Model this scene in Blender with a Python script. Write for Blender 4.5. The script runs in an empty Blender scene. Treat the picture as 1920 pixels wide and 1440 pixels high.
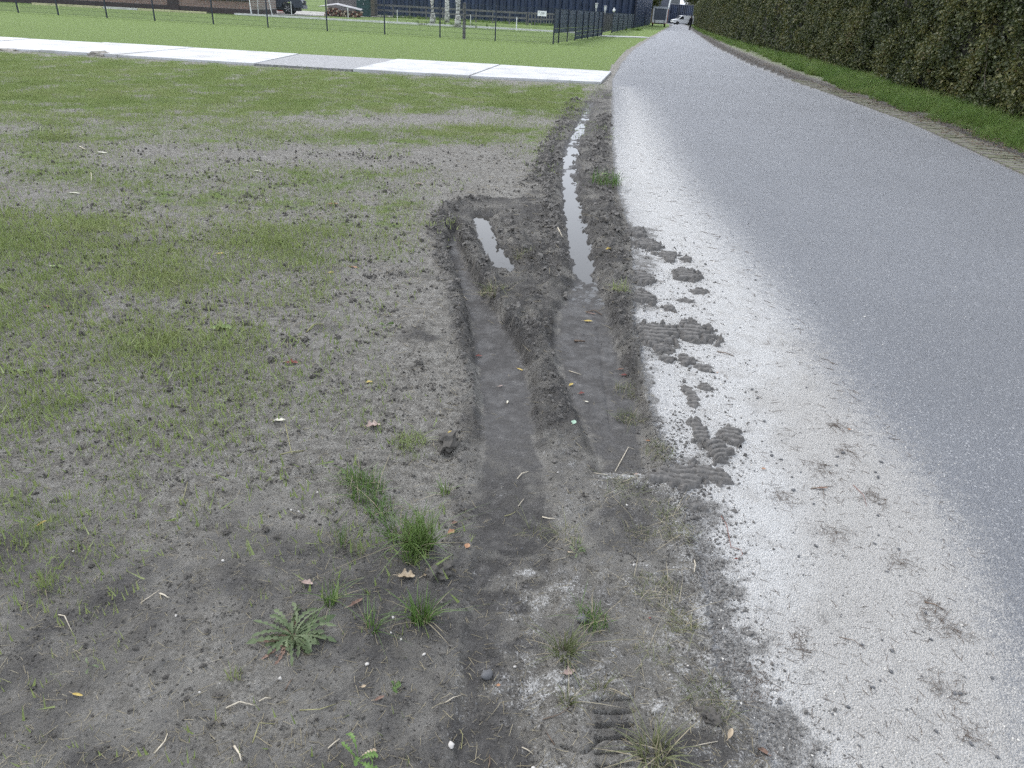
import bpy, bmesh, math, random
import numpy as np
from mathutils import Vector, Matrix

# ------------------------------------------------------------------ camera, sky, sun, exposure
SC = bpy.context.scene
COL = SC.collection
F_PX, CAM_H, ROLL = 1370.0, 1.45, math.radians(3.2)
RC, RS = math.cos(ROLL), math.sin(ROLL)
PITCH = math.atan(-(-RS*(1290-960) + RC*(34-720)) / F_PX)
CP, SP = math.cos(PITCH), math.sin(PITCH)

cam = bpy.data.cameras.new('camera')
cam.sensor_width = 36.0
cam.lens = F_PX/1920*36.0
cam.clip_start = 0.05
cam.clip_end = 4000
cam_o = bpy.data.objects.new('camera', cam)
COL.objects.link(cam_o)
_R = Vector((1, 0, 0)); _U = Vector((0, SP, CP)); _Fw = Vector((0, CP, -SP))
_r = _R*RC + _U*RS; _u = -_R*RS + _U*RC
cam_o.matrix_world = Matrix(((_r.x, _u.x, -_Fw.x, 0), (_r.y, _u.y, -_Fw.y, 0), (_r.z, _u.z, -_Fw.z, CAM_H), (0, 0, 0, 1)))
SC.camera = cam_o

SUN_EL, SUN_AZ = math.radians(46), math.radians(-52)     # azimuth from +Y towards +X
world = bpy.data.worlds.new('World'); SC.world = world; world.use_nodes = True
wn = world.node_tree; wn.nodes.clear()
w_out = wn.nodes.new('ShaderNodeOutputWorld'); w_bg = wn.nodes.new('ShaderNodeBackground')
w_sky = wn.nodes.new('ShaderNodeTexSky'); w_sky.sky_type = 'NISHITA'; w_sky.sun_disc = False
w_sky.sun_elevation = SUN_EL; w_sky.sun_rotation = SUN_AZ
w_sky.air_density = 1.0; w_sky.dust_density = 4.0; w_sky.ozone_density = 1.0
w_tc = wn.nodes.new('ShaderNodeTexCoord'); w_map = wn.nodes.new('ShaderNodeMapping'); w_map.inputs['Scale'].default_value = (1, 1, 2.6)
w_ns = wn.nodes.new('ShaderNodeTexNoise'); w_ns.inputs['Scale'].default_value = 2.2; w_ns.inputs['Detail'].default_value = 5
w_rp = wn.nodes.new('ShaderNodeValToRGB')
w_rp.color_ramp.elements[0].position = 0.32; w_rp.color_ramp.elements[0].color = (7.0, 7.7, 9.0, 1)
w_rp.color_ramp.elements[1].position = 0.68; w_rp.color_ramp.elements[1].color = (10.3, 10.8, 11.6, 1)
w_mx = wn.nodes.new('ShaderNodeMix'); w_mx.data_type = 'RGBA'; w_mx.inputs['Factor'].default_value = 0.86
wn.links.new(w_tc.outputs['Generated'], w_map.inputs['Vector']); wn.links.new(w_map.outputs[0], w_ns.inputs['Vector'])
wn.links.new(w_ns.outputs['Fac'], w_rp.inputs['Fac'])
wn.links.new(w_sky.outputs[0], w_mx.inputs['A']); wn.links.new(w_rp.outputs[0], w_mx.inputs['B'])
wn.links.new(w_mx.outputs['Result'], w_bg.inputs['Color']); w_bg.inputs['Strength'].default_value = 0.10
wn.links.new(w_bg.outputs[0], w_out.inputs['Surface'])

sun = bpy.data.lights.new('sun', 'SUN'); sun.energy = 1.0; sun.angle = math.radians(28); sun.color = (1.0, 0.965, 0.92)
sun_o = bpy.data.objects.new('sun', sun); COL.objects.link(sun_o)
sun_o.rotation_euler = (math.pi/2 - SUN_EL, 0, math.pi - SUN_AZ)
SC.view_settings.view_transform = 'Standard'; SC.view_settings.look = 'None'
SC.view_settings.gamma = 1.0; SC.view_settings.exposure = 0.95; SC.view_settings.use_curve_mapping = False
SC.cycles.max_bounces = 5; SC.cycles.diffuse_bounces = 2; SC.cycles.glossy_bounces = 2
SC.cycles.transparent_max_bounces = 6; SC.cycles.transmission_bounces = 2
SC.cycles.use_denoising = False; SC.cycles.use_adaptive_sampling = True; SC.cycles.adaptive_threshold = 0.03
SC.cycles.caustics_reflective = False; SC.cycles.caustics_refractive = False

# ------------------------------------------------------------------ photo pixel <-> ground point
def G(px, py, z=0.0):
    dx, dy = px-960.0, py-720.0
    u = RC*dx + RS*dy; v = -RS*dx + RC*dy
    fy = F_PX*CP - v*SP; fz = -F_PX*SP - v*CP
    t = (z-CAM_H)/fz
    return (u*t, fy*t)

def at_y(px, py, Y):
    dx, dy = px-960.0, py-720.0
    u = RC*dx + RS*dy; v = -RS*dx + RC*dy
    fy = F_PX*CP - v*SP; fz = -F_PX*SP - v*CP
    t = Y/fy
    return (u*t, CAM_H + fz*t)

def photo(X, Y):
    d = np.maximum(Y*CP + CAM_H*SP, 0.05); up = Y*SP - CAM_H*CP
    u = F_PX*X/d; v = -F_PX*up/d
    return 960 + RC*u - RS*v, 720 + RS*u + RC*v

def W(pts):
    return np.array([G(*p) for p in pts])

# ------------------------------------------------------------------ noise
def _hash(ix, iy, seed):
    h = (ix.astype(np.int64)*374761393 + iy.astype(np.int64)*668265263 + seed*1442695041) & 0xffffffff
    h = ((h ^ (h >> 13))*1274126177) & 0xffffffff
    return (h ^ (h >> 16)) & 0xffffffff

def pnoise(x, y, seed=0):
    ix = np.floor(x); iy = np.floor(y); fx = x-ix; fy = y-iy
    u = fx*fx*fx*(fx*(fx*6-15)+10); v = fy*fy*fy*(fy*(fy*6-15)+10)
    def g(ax, ay, dx, dy):
        a = _hash(ax, ay, seed)*(2*math.pi/4294967296.0)
        return np.cos(a)*dx + np.sin(a)*dy
    n00 = g(ix, iy, fx, fy); n10 = g(ix+1, iy, fx-1, fy)
    n01 = g(ix, iy+1, fx, fy-1); n11 = g(ix+1, iy+1, fx-1, fy-1)
    a = n00 + u*(n10-n00); b = n01 + u*(n11-n01)
    return (a + v*(b-a))*1.5

def fbm(x, y, freq, octv=3, seed=0, gain=0.5):
    r = np.zeros_like(x); a = 1.0; t = 0
    for o in range(octv):
        r += a*pnoise(x*freq+o*17.3, y*freq-o*9.1, seed+o*31); t += a
        a *= gain; freq *= 2.03
    return r/t

def sstep(a, b, x):
    t = np.clip((x-a)/(b-a), 0, 1)
    return t*t*(3-2*t)

def sdf_poly(X, Y, P):
    """signed distance to a polygon, negative inside"""
    d2 = np.full(X.shape, 1e18); ins = np.zeros(X.shape, bool)
    n = len(P)
    for i in range(n):
        ax, ay = P[i]; bx, by = P[(i+1) % n]
        ex, ey = bx-ax, by-ay
        wx, wy = X-ax, Y-ay
        t = np.clip((wx*ex+wy*ey)/(ex*ex+ey*ey+1e-12), 0, 1)
        d2 = np.minimum(d2, (wx-ex*t)**2 + (wy-ey*t)**2)
        c = ((ay > Y) != (by > Y)) & (X < ex*(Y-ay)/(ey if abs(ey) > 1e-9 else 1e-9) + ax)
        ins ^= c
    d = np.sqrt(d2)
    return np.where(ins, -d, d)

def near_box(X, Y, P, m):
    return (X > P[:, 0].min()-m) & (X < P[:, 0].max()+m) & (Y > P[:, 1].min()-m) & (Y < P[:, 1].max()+m)

def dist_line(X, Y, P, val=None):
    d2 = np.full(X.shape, 1e18); vv = np.zeros(X.shape)
    for i in range(len(P)-1):
        ax, ay = P[i]; bx, by = P[i+1]
        ex, ey = bx-ax, by-ay
        t = np.clip(((X-ax)*ex+(Y-ay)*ey)/(ex*ex+ey*ey+1e-12), 0, 1)
        q = (X-ax-ex*t)**2 + (Y-ay-ey*t)**2
        m = q < d2
        d2 = np.where(m, q, d2)
        if val is not None:
            vv = np.where(m, val[i]*(1-t)+val[i+1]*t, vv)
    return np.sqrt(d2), vv

# ------------------------------------------------------------------ layout of the ground, from the photograph
RUT_A = W([(1096, 190), (1076, 225), (1052, 270), (1044, 310), (1046, 360), (1050, 410), (1057, 452), (1062, 490), (1068, 515), (1058, 545), (1040, 575), (1033, 610), (1034, 650), (1046, 700), (1064, 740), (1082, 785), (1102, 830), (1118, 886),
           (1228, 886), (1226, 830), (1212, 775), (1198, 721), (1186, 690), (1164, 640), (1152, 590), (1140, 545), (1126, 505), (1122, 470), (1116, 430), (1104, 390), (1096, 345), (1092, 305), (1094, 270), (1108, 225), (1118, 192)])
RUT_B = W([(840, 412), (832, 440), (842, 480), (855, 515), (868, 560), (878, 610), (884, 660), (891, 720), (893, 780), (893, 850), (886, 930), (880, 1000), (884, 1050),
           (1034, 1050), (1048, 990), (1040, 900), (1018, 830), (1012, 780), (1006, 720), (992, 660), (966, 610), (942, 570), (912, 535), (894, 500), (878, 470), (866, 440), (860, 408)])
RUT_C = W([(874, 392), (900, 386), (930, 394), (944, 430), (966, 462), (988, 490), (962, 506), (918, 502), (900, 470), (884, 432)])
_yd = lambda rows: (np.array([G(960, r[0])[1] for r in rows])[::-1], np.array([r[1] for r in rows])[::-1])
DEP_A = _yd([(170, .02), (230, .046), (340, .049), (375, .068), (455, .07), (480, .058), (508, .038), (600, .034), (700, .036), (800, .034), (886, .030), (950, .030)])
DEP_B = _yd([(380, .09), (450, .085), (550, .075), (620, .06), (700, .045), (780, .024), (880, .010), (960, .009), (1060, .006)])
RUT_D = W([(884, 1030), (870, 1100), (862, 1200), (852, 1300), (836, 1440), (820, 1560), (1010, 1560), (1015, 1440), (1030, 1300), (1042, 1200), (1050, 1100), (1046, 1030)])
RUT_E = W([(1105, 890), (1230, 890), (1262, 960), (1250, 1040), (1230, 1085), (1110, 1080), (1095, 1000)])
# ridges: points, height, half width
RIDGES = [
    ([(866, 420), (880, 462), (904, 498), (935, 545), (965, 588), (1000, 628)], [.030, .05, .05, .05, .045, .03], .050),
    ([(965, 425), (985, 470), (1015, 500), (1040, 528)], [.025, .05, .065, .05], .085),
    ([(1040, 250), (1022, 300), (1030, 380), (1036, 450), (1046, 500)], [.03, .035, .035, .04, .045], .055),
    ([(1000, 545), (1004, 600), (1022, 660), (1032, 720), (1048, 790), (1062, 880)], [.03, .03, .03, .026, .018, .01], .055),
    ([(1134, 215), (1122, 290), (1136, 370), (1150, 430), (1160, 490), (1168, 545), (1176, 610), (1190, 665)], [.035, .04, .035, .035, .035, .03, .03, .02], .075),
    ([(826, 408), (820, 440), (836, 500), (852, 560), (866, 620), (874, 690), (878, 760), (862, 830), (866, 900), (852, 980), (840, 1060), (826, 1150), (822, 1250), (806, 1350), (790, 1440)],
     [.035, .035, .03, .03, .03, .032, .03, .028, .022, .018, .016, .014, .013, .013, .013], .038),
    ([(812, 424), (832, 396), (866, 376), (905, 372)], [.05, .055, .055, .03], .050),
    ([(1000, 340), (1032, 272), (1062, 215), (1080, 185)], [.02, .03, .03, .02], .07),
    ([(110, 437), (200, 443), (280, 452), (370, 466)], [.025, .03, .03, .02], .05),
    ([(455, 478), (560, 500), (700, 508), (800, 520)], [.008, .014, .014, .008], .05),
]
RIDGES = [(W(p), h, w) for p, h, w in RIDGES]
ROAD_L = [(1262, 47), (1250, 54), (1215, 75), (1185, 95), (1162, 125), (1149, 150), (1147, 250), (1155, 340), (1172, 400), (1184, 450), (1190, 520), (1188, 600), (1200, 650), (1208, 700), (1226, 780), (1244, 845), (1262, 900), (1288, 960), (1306, 1030), (1322, 1100), (1330, 1160), (1345, 1250), (1385, 1310), (1420, 1370), (1450, 1440)]
ROAD_R = [(1920, 329), (1700, 228), (1475, 148), (1400, 118), (1340, 88), (1312, 68), (1297, 57), (1289, 48)]
ROAD_P = np.vstack([[(40, 260)], W(ROAD_L), [(.42, .4), (.2, -3)], [(4.2, -3.2)], W(ROAD_R), [(46, 262)]])
DUST_P = np.vstack([W([(1160, 160), (1149, 200), (1147, 250), (1155, 340), (1172, 400), (1184, 450), (1190, 520), (1188, 600), (1200, 650), (1208, 700), (1226, 780), (1244, 845), (1262, 900), (1288, 960), (1306, 1030), (1322, 1100), (1330, 1160), (1345, 1250), (1385, 1310), (1420, 1370), (1450, 1440)]),
                    [(.2, .2), (.1, -3), (1.4, -3), (1.15, .4)],
                    W([(1930, 1440), (1880, 1250), (1830, 1110), (1770, 980), (1670, 850), (1555, 720), (1475, 610), (1405, 520), (1340, 440), (1275, 360), (1245, 300), (1235, 240), (1222, 195), (1190, 165)])])
MUDZONE = W([(1120, 165), (1085, 195), (1050, 250), (1022, 300), (1010, 350), (960, 372), (880, 366), (815, 395), (805, 430), (835, 520), (850, 600), (862, 700), (866, 800), (850, 900), (862, 1000), (868, 1050), (850, 1150), (835, 1300), (800, 1440),
             (1440, 1440), (1370, 1310), (1330, 1240), (1318, 1160), (1310, 1100), (1300, 1030), (1280, 970), (1255, 905), (1235, 850), (1222, 790), (1205, 720), (1196, 655), (1186, 600), (1190, 520), (1182, 450), (1172, 400), (1155, 340), (1146, 250), (1148, 168)])
GREEN_BLOBS = [(150, 175, 420, 48, .8), (620, 190, 300, 34, .75), (1000, 185, 110, 26, .95), (860, 250, 170, 20, .75), (700, 262, 140, 18, .6), (990, 300, 28, 34, .55),
               (60, 300, 110, 40, .7), (230, 350, 180, 50, .5), (450, 370, 240, 42, .62), (640, 340, 150, 40, .58), (760, 395, 70, 40, .6), (560, 430, 160, 40, .45), (640, 470, 140, 26, .4),
               (120, 560, 150, 60, .3), (310, 640, 120, 60, .42), (120, 700, 160, 90, .34), (290, 720, 190, 90, .34), (430, 800, 120, 60, .35), (80, 960, 110, 70, .4), (240, 960, 120, 60, .2), (480, 760, 60, 50, .3), (660, 800, 60, 60, .2), (480, 480, 120, 40, .3), (300, 250, 300, 30, .4),
               (1130, 330, 14, 24, .7), (1120, 250, 22, 20, .35), (800, 880, 60, 50, .15), (720, 980, 90, 60, .25)]
BARE_BLOBS = [(760, 228, 180, 14, .8), (600, 300, 240, 16, .8), (850, 305, 160, 20, .9), (300, 285, 150, 12, .6), (900, 215, 60, 12, .6), (960, 156, 120, 8, .6), (330, 430, 150, 24, .4), (740, 560, 120, 120, .7), (700, 700, 150, 100, .6), (500, 560, 140, 50, .4), (940, 340, 70, 40, .9), (520, 1000, 200, 250, .5), (300, 1250, 400, 200, .5)]
DARK_BLOBS = [(960, 985, 80, 62, 1), (960, 900, 70, 30, .8), (965, 820, 60, 30, .55), (1170, 990, 70, 60, .65), (1200, 1060, 90, 45, .5), (930, 1120, 60, 26, .95), (1000, 1085, 34, 12, .8), (900, 1190, 34, 30, .8), (975, 1200, 42, 20, .8), (900, 1380, 90, 70, .9), (960, 1310, 60, 40, .6), (1150, 1350, 55, 80, .6), (1330, 1410, 110, 50, .8), (1210, 1290, 50, 30, .4), (700, 1140, 60, 40, .75), (640, 1230, 90, 26, .5), (620, 1400, 160, 60, .35), (780, 1230, 26, 160, .6), (818, 1120, 22, 120, .75), (860, 1000, 20, 110, .6), (500, 1380, 120, 60, .4), (600, 1020, 60, 120, .15), (790, 628, 34, 18, .7), (610, 618, 36, 10, .55), (380, 1330, 40, 25, .4), (1080, 1290, 60, 40, .3), (1100, 1400, 40, 50, .5), (130, 560, 60, 20, .6), (100, 420, 60, 20, .25)]
SAND_BLOBS = [(985, 1062, 26, 8, .7), (975, 1112, 22, 10, .5), (1000, 1175, 22, 8, .5), (1050, 1100, 60, 60, .22), (860, 1290, 14, 80, .3), (840, 1400, 16, 40, .3), (1260, 1190, 60, 8, .4), (1230, 1210, 50, 10, .4), (1270, 1340, 60, 16, .45), (1170, 892, 60, 8, .75), (1230, 905, 40, 10, .6), (1100, 950, 50, 50, .2), (1060, 850, 40, 60, .2), (890, 1060, 14, 40, .3), (1050, 1330, 40, 60, .25), (1250, 1135, 60, 10, .25), (1280, 1255, 20, 12, .55), (900, 810, 12, 60, .15), (1000, 1250, 40, 40, .25)]
MUD_ON_DUST = [(1205, 440, 36, 14, .8), (1200, 500, 40, 30, .7), (1205, 560, 30, 20, .7), (1215, 640, 40, 40, .6), (1350, 850, 60, 40, .45), (1300, 730, 50, 26, .3), (1450, 1065, 34, 26, .35), (1510, 1262, 26, 16, .5), (1380, 1140, 26, 12, .6), (1440, 1140, 22, 14, .5), (1545, 1150, 14, 30, .4), (1400, 800, 60, 50, .2), (1280, 890, 50, 40, .6), (1300, 955, 34, 18, .6), (1390, 1250, 30, 40, .3), (1400, 1360, 40, 40, .5), (1640, 1240, 160, 200, .12), (1500, 800, 80, 200, .12), (1770, 1300, 20, 40, .3), (1560, 1380, 120, 60, .15), (1240, 700, 30, 20, .4)]

def blobs(PX, PY, L, wx, wy):
    r = np.zeros_like(PX)
    for (x, y, a, b, s) in L:
        m = (abs(PX-x) < a*2.4) & (abs(PY-y) < b*2.4)
        if m.any():
            q = ((PX[m]-x)/a + .55*wx[m])**2 + ((PY[m]-y)/b + .55*wy[m])**2
            r[m] = np.maximum(r[m], s*(1-sstep(.0, 1.9, q)))
    return r

def terrain(X, Y):
    X = np.asarray(X, float); Y = np.asarray(Y, float)
    PX, PY = photo(X, Y)
    front = Y > .3
    PX = np.where(front, PX, 900); PY = np.where(front, PY, 1700)
    n1 = fbm(X, Y, 2.2, 4, 11); n2 = fbm(X, Y, 9, 4, 23); n3 = fbm(X, Y, 28, 3, 37); n4 = fbm(X, Y, 75, 2, 51)
    wx = fbm(X, Y, 6, 3, 71)*1.6; wy = fbm(X, Y, 6, 3, 83)*1.6
    nearf = 1-sstep(14, 30, Y)
    # warped coordinates give broken edges
    XW = X + (.022*n2 + .016*n3 + .011*n4)*np.clip(Y/3, .6, 3); YW = Y + (.03*fbm(X, Y, 9, 3, 91))*np.clip(Y/3, .6, 3)
    sd_road = sdf_poly(X + .02*n3 + .012*n4, Y, ROAD_P)
    asph = 1-sstep(-.01, .01, sd_road)
    right = (sd_road > 0) & (X > 2.6 + .26*np.maximum(Y-4, 0)*.6) & (X > 2)
    # white sand and dust
    dust = np.zeros_like(X)
    m = near_box(X, Y, DUST_P, 1.0)
    sd = np.full(X.shape, 9.0); sd[m] = sdf_poly(XW[m], YW[m], DUST_P)
    fade = np.clip(.16+.11*Y, .24, .9)
    dust = 1-sstep(-.9, 1.0, sd/fade)
    dl, _ = dist_line(XW, YW, W(ROAD_L[5:]))
    dust = np.where(sd_road > 0, dust*(1-sstep(.0, .10, sd_road)), dust)
    dust = dust*np.where(PY < 330, .55+.45*sstep(160, 340, PY), 1)
    dusty_strip = np.exp(-(sd_road/(.4))**2)*sstep(60, 22, Y)*.25*(sd_road < 0)*(PY < 260)
    dust = np.maximum(dust, dusty_strip*(n2 > -.2))
    mod = blobs(PX, PY, MUD_ON_DUST, wx, wy)
    sand = blobs(PX, PY, SAND_BLOBS, wx, wy)
    lowz = sstep(1010, 1090, PY)*sstep(850, 900, PX)*(1-sstep(1330, 1420, PX-(PY-1250)*.35))
    sand = np.maximum(sand, lowz*np.clip(.22+.55*fbm(X, Y, 6, 3, 421)+.35*n3, 0, .62)*(1-.0*n1))
    midz = sstep(800, 880, PY)*(1-sstep(1010, 1090, PY))*sstep(880, 920, PX)*(1-sstep(1250, 1300, PX))
    sand = np.maximum(sand, midz*np.clip(.05+.55*fbm(X, Y, 6, 3, 421)+.3*n3, 0, .4))
    green = blobs(PX, PY, GREEN_BLOBS, wx*.8, wy*.8)
    bare = blobs(PX, PY, BARE_BLOBS, wx, wy)
    dark = blobs(PX, PY, DARK_BLOBS, wx*.9, wy*.9)
    dark = np.maximum(dark, (.50+.7*n1+.3*n2)*sstep(780, 1150, PY)*(PX < 900))
    # mud verge beside the road
    mz = np.full(X.shape, 9.0); m = near_box(X, Y, MUDZONE, .6); mz[m] = sdf_poly(XW[m], YW[m], MUDZONE)
    mud = 1-sstep(-.05, .06, mz)
    strong = 1-sstep(700, 960, PY)
    dark = np.maximum(dark, mud*((.58+.5*n1+.3*n2)*strong + (.36+.25*n1)*(1-strong)))
    # ruts
    z = .010*fbm(X, Y, .9, 2, 5)*nearf
    ra = np.full(X.shape, 9.0); m = near_box(X, Y, RUT_A, .5); ra[m] = sdf_poly(XW[m], YW[m], RUT_A)
    rb = np.full(X.shape, 9.0); m = near_box(X, Y, RUT_B, .5); rb[m] = sdf_poly(XW[m], YW[m], RUT_B)
    rc = np.full(X.shape, 9.0); m = near_box(X, Y, RUT_C, .5); rc[m] = sdf_poly(XW[m], YW[m], RUT_C)
    up = 1-sstep(470, 560, PY); ra = ra + up*(.05*n2+.03*n3); rc = rc + .07*n2+.05*n3
    ia = 1-sstep(-.030-.07*up, .022, ra); ib = 1-sstep(-.026, .014, rb); ic = 1-sstep(-.11, .03, rc)
    dep = np.maximum(np.maximum(ia*np.interp(Y, *DEP_A), ib*np.interp(Y, *DEP_B)), ic*(.072+.016*n2+.010*n3))
    rd = np.full(X.shape, 9.0); m = near_box(X, Y, RUT_D, .3); rd[m] = sdf_poly(XW[m], YW[m], RUT_D)
    re = np.full(X.shape, 9.0); m = near_box(X, Y, RUT_E, .3); re[m] = sdf_poly(XW[m], YW[m], RUT_E)
    dep = np.maximum(dep, (1-sstep(-.03, .006, rd))*.020)
    dark = np.maximum(dark, (1-sstep(-.05, .01, rd))*(.55+1.5*fbm(X, Y, 4, 2, 451)+.5*n2))
    dark = np.maximum(dark, (1-sstep(-.08, .03, re))*(.55+.4*n1+.3*n2))
    floor = np.maximum(np.maximum(1-sstep(-.06, .0, ra), 1-sstep(-.05, 0, rb)), 1-sstep(-.08, 0, rc))
    ridge = np.zeros_like(X); rgh = np.zeros_like(X)
    for P, h, w in RIDGES:
        m = near_box(X, Y, P, w*4)
        if not m.any():
            continue
        d, hv = dist_line(X[m]+.035*n2[m], Y[m]+.05*n1[m], P, h)
        k = np.exp(-(d/w)**2)
        ridge[m] = np.maximum(ridge[m], hv*k); rgh[m] = np.maximum(rgh[m], np.exp(-(d/(w*1.7))**2))
    lump = np.maximum(fbm(X, Y, 13, 3, 131), -.25) + .25
    clod = np.maximum(fbm(X, Y, 34, 3, 141) - .02, 0)
    ridge_dark = rgh*(PY < 980)
    dark = np.maximum(dark, rgh*(PX < 1230)*(PY > 150)*np.where(PX < 790, .3, np.where(PY > 700, .30, .50)))
    amp_off = 1-floor
    z = z - dep + .50*ridge*(.5+1.2*lump)*(1-.7*floor)
    z += (.018*rgh*(lump-.35) + .015*rgh*clod)*amp_off*strong + .010*rgh*clod*(1-strong)
    zone_r = mud*amp_off*strong
    z += zone_r*(.012*(lump-.3) + .010*clod)
    # lawn soil crumbs and hollows
    soil = (1-asph)*(1-floor)
    fy = np.clip(1-sstep(6, 18, Y), 0, 1)
    z += soil*fy*(.0080*n2 + .0075*n3 + .0060*np.maximum(n4, -.1)) * (1-.55*dark*(1-strong))
    pits = np.maximum(fbm(X, Y, 7, 3, 171)-.28, 0)
    z -= soil*fy*pits*.028
    z += floor*(.0034*n2 + .0026*n3 + .0010*n4)*(1-asph)
    z += (1-sstep(-.03, .03, ra))*(1-sstep(500, 540, PY))*(.020*np.maximum(fbm(X, Y*.6, 5, 3, 431), -.3) + .012*np.maximum(n2, 0) + .03*sstep(-.16, -.02, ra)*sstep(0, .1, X-np.interp(Y, [3.9, 5, 7, 11, 17], [.50, .56, .66, .95, 1.75])))
    # rut floor of the wheel track: long drag lines
    z += floor*.0012*fbm(X*3, Y*.5, 22, 2, 411)*(PY > 520)
    tp = floor*(PY > 540)*(PY < 1000)*sstep(-.15, .25, fbm(X, Y, 3, 2, 441))
    z -= tp*.0042*sstep(.2, .8, np.sin((Y+.25*np.abs(((X/.16) % 1)-.5))/.037*2*math.pi))*(.6+.8*n2)
    gl, _ = dist_line(X, Y, W([(1122, 600), (1132, 680), (1140, 740), (1148, 790)])); z -= .008*np.exp(-(gl/.006)**2)
    # tyre ladder pressed in the mud in front
    lx = PX - (1152+(PY-1300)*.02)
    lad = (1-sstep(34, 42, abs(lx)+6*n3))*sstep(1292, 1306, PY)*(1-sstep(1470, 1500, PY))
    gro = sstep(.35, .8, np.cos((PY-1308+lx*.05+3*n2)/24.5*2*math.pi))
    z -= lad*(.003 + .012*gro)
    crack = 1-sstep(.0, .05, abs(fbm(X, Y, 5.5, 2, 201)))
    z -= crack*.012*(PX > 1050)*(PX < 1130)*(PY > 1270)*(PY < 1440)
    # second, faint tread in the verge mud
    lx2 = PX - 1230
    lad2 = (1-sstep(30, 50, abs(lx2)))*sstep(1020, 1030, PY)*(1-sstep(1090, 1110, PY))
    z -= lad2*.004*np.clip(np.cos((PY)/15*2*math.pi), 0, 1)
    # asphalt and loose sand on it
    z = np.where(asph > .5, .002*n2*dust + .0015*n3*dust + .0006*n4 + .006*mod*(clod*2+n3*.5), z)
    z *= np.where(Y > 30, 0.4, 1)
    eb = (1-sstep(.0, .20, -sd_road+.10*n2+.05*n3))*sstep(840, 960, PY) + (1-sstep(.0, .06, -sd_road+.05*n2))*(1-sstep(840, 960, PY))*(PY > 170)
    mod = np.maximum(mod, eb*.85*(sd_road < .02))
    far_green = ((sd_road > 0) & (PY < 168) & (Y > 5) & (PX < 1300)).astype(float)
    slabline = 93+PX*(65/1115.)
    beyond = sstep(8, -8, PY-slabline)*(Y > 12)*(sd_road > .25)*(~right)
    band = sstep(-6, 12, PY-slabline)*(1-sstep(30, 120, PY-slabline))*(PX < 1090)*(sd_road > .6)*(Y > 8)
    green = np.maximum(green, band*(.85-.3*sstep(10, 90, PY-slabline)))
    left_fill = .26*(1-sstep(500, 860, PX))*(1-sstep(640, 1150, PY)) + .10*(1-sstep(380, 760, PX))
    green = np.maximum(green, left_fill)
    green = np.clip(green*np.where(PY > 270, .64, .92)*(1+1.9*n1+1.7*n2*(1-.75*sstep(7, 13, Y)))*(1-bare), 0, 1)*(1-mud*(PY > 170)*.85)*(1-asph)
    green = np.maximum(green, beyond*.97)
    verge = right.astype(float)
    green = np.where(right, sstep(.7, 1.3, sd_road+.4*n1)*.55, green)
    dark = np.where(right, .75*(1-sstep(.5, 1.6, sd_road)), dark)
    wet = np.clip(np.maximum(ia, np.maximum(ib, ic))*(1-sstep(720, 1000, PY)), 0, 1)*floor*(.75+.25*(1-sstep(420, 560, PY)))
    wet = np.maximum(wet, .25*dark*(PY > 850)*(1-asph))
    dark = np.maximum(dark, floor*(.95 - .25*sstep(700, 900, PY)))
    dark = np.where(asph > .5, 0, dark)
    sandall = np.maximum(dust*asph, sand*(1-asph)*(1-.75*dark))
    # sand thrown a little way over the verge
    edge = np.exp(-np.maximum(sd_road, 0)/.16)*(1-asph)*(PY > 860)*(Y < 30)
    sandall = np.maximum(sandall, edge*.75*(.6+.8*n2)*(1-dark*.5))
    warm = sstep(.18, .75, np.maximum(-sd_road, 0)/np.clip(.25+.30*np.maximum(Y, .5), .5, 2))*sstep(480, 800, PY)+.35*sstep(900, 1200, PY)
    return dict(z=z, dust=np.clip(sandall, 0, 1), dark=np.clip(dark, 0, 1), wet=wet, green=np.clip(green, 0, 1), asph=asph, warm=np.clip(warm, 0, 1), mod=mod*asph, right=right, sd=sd_road, floor=floor, mud=mud, beyond=beyond, PX=PX, PY=PY)

def tz(x, y):
    return float(terrain(np.array([x]), np.array([y]))['z'][0])

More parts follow.
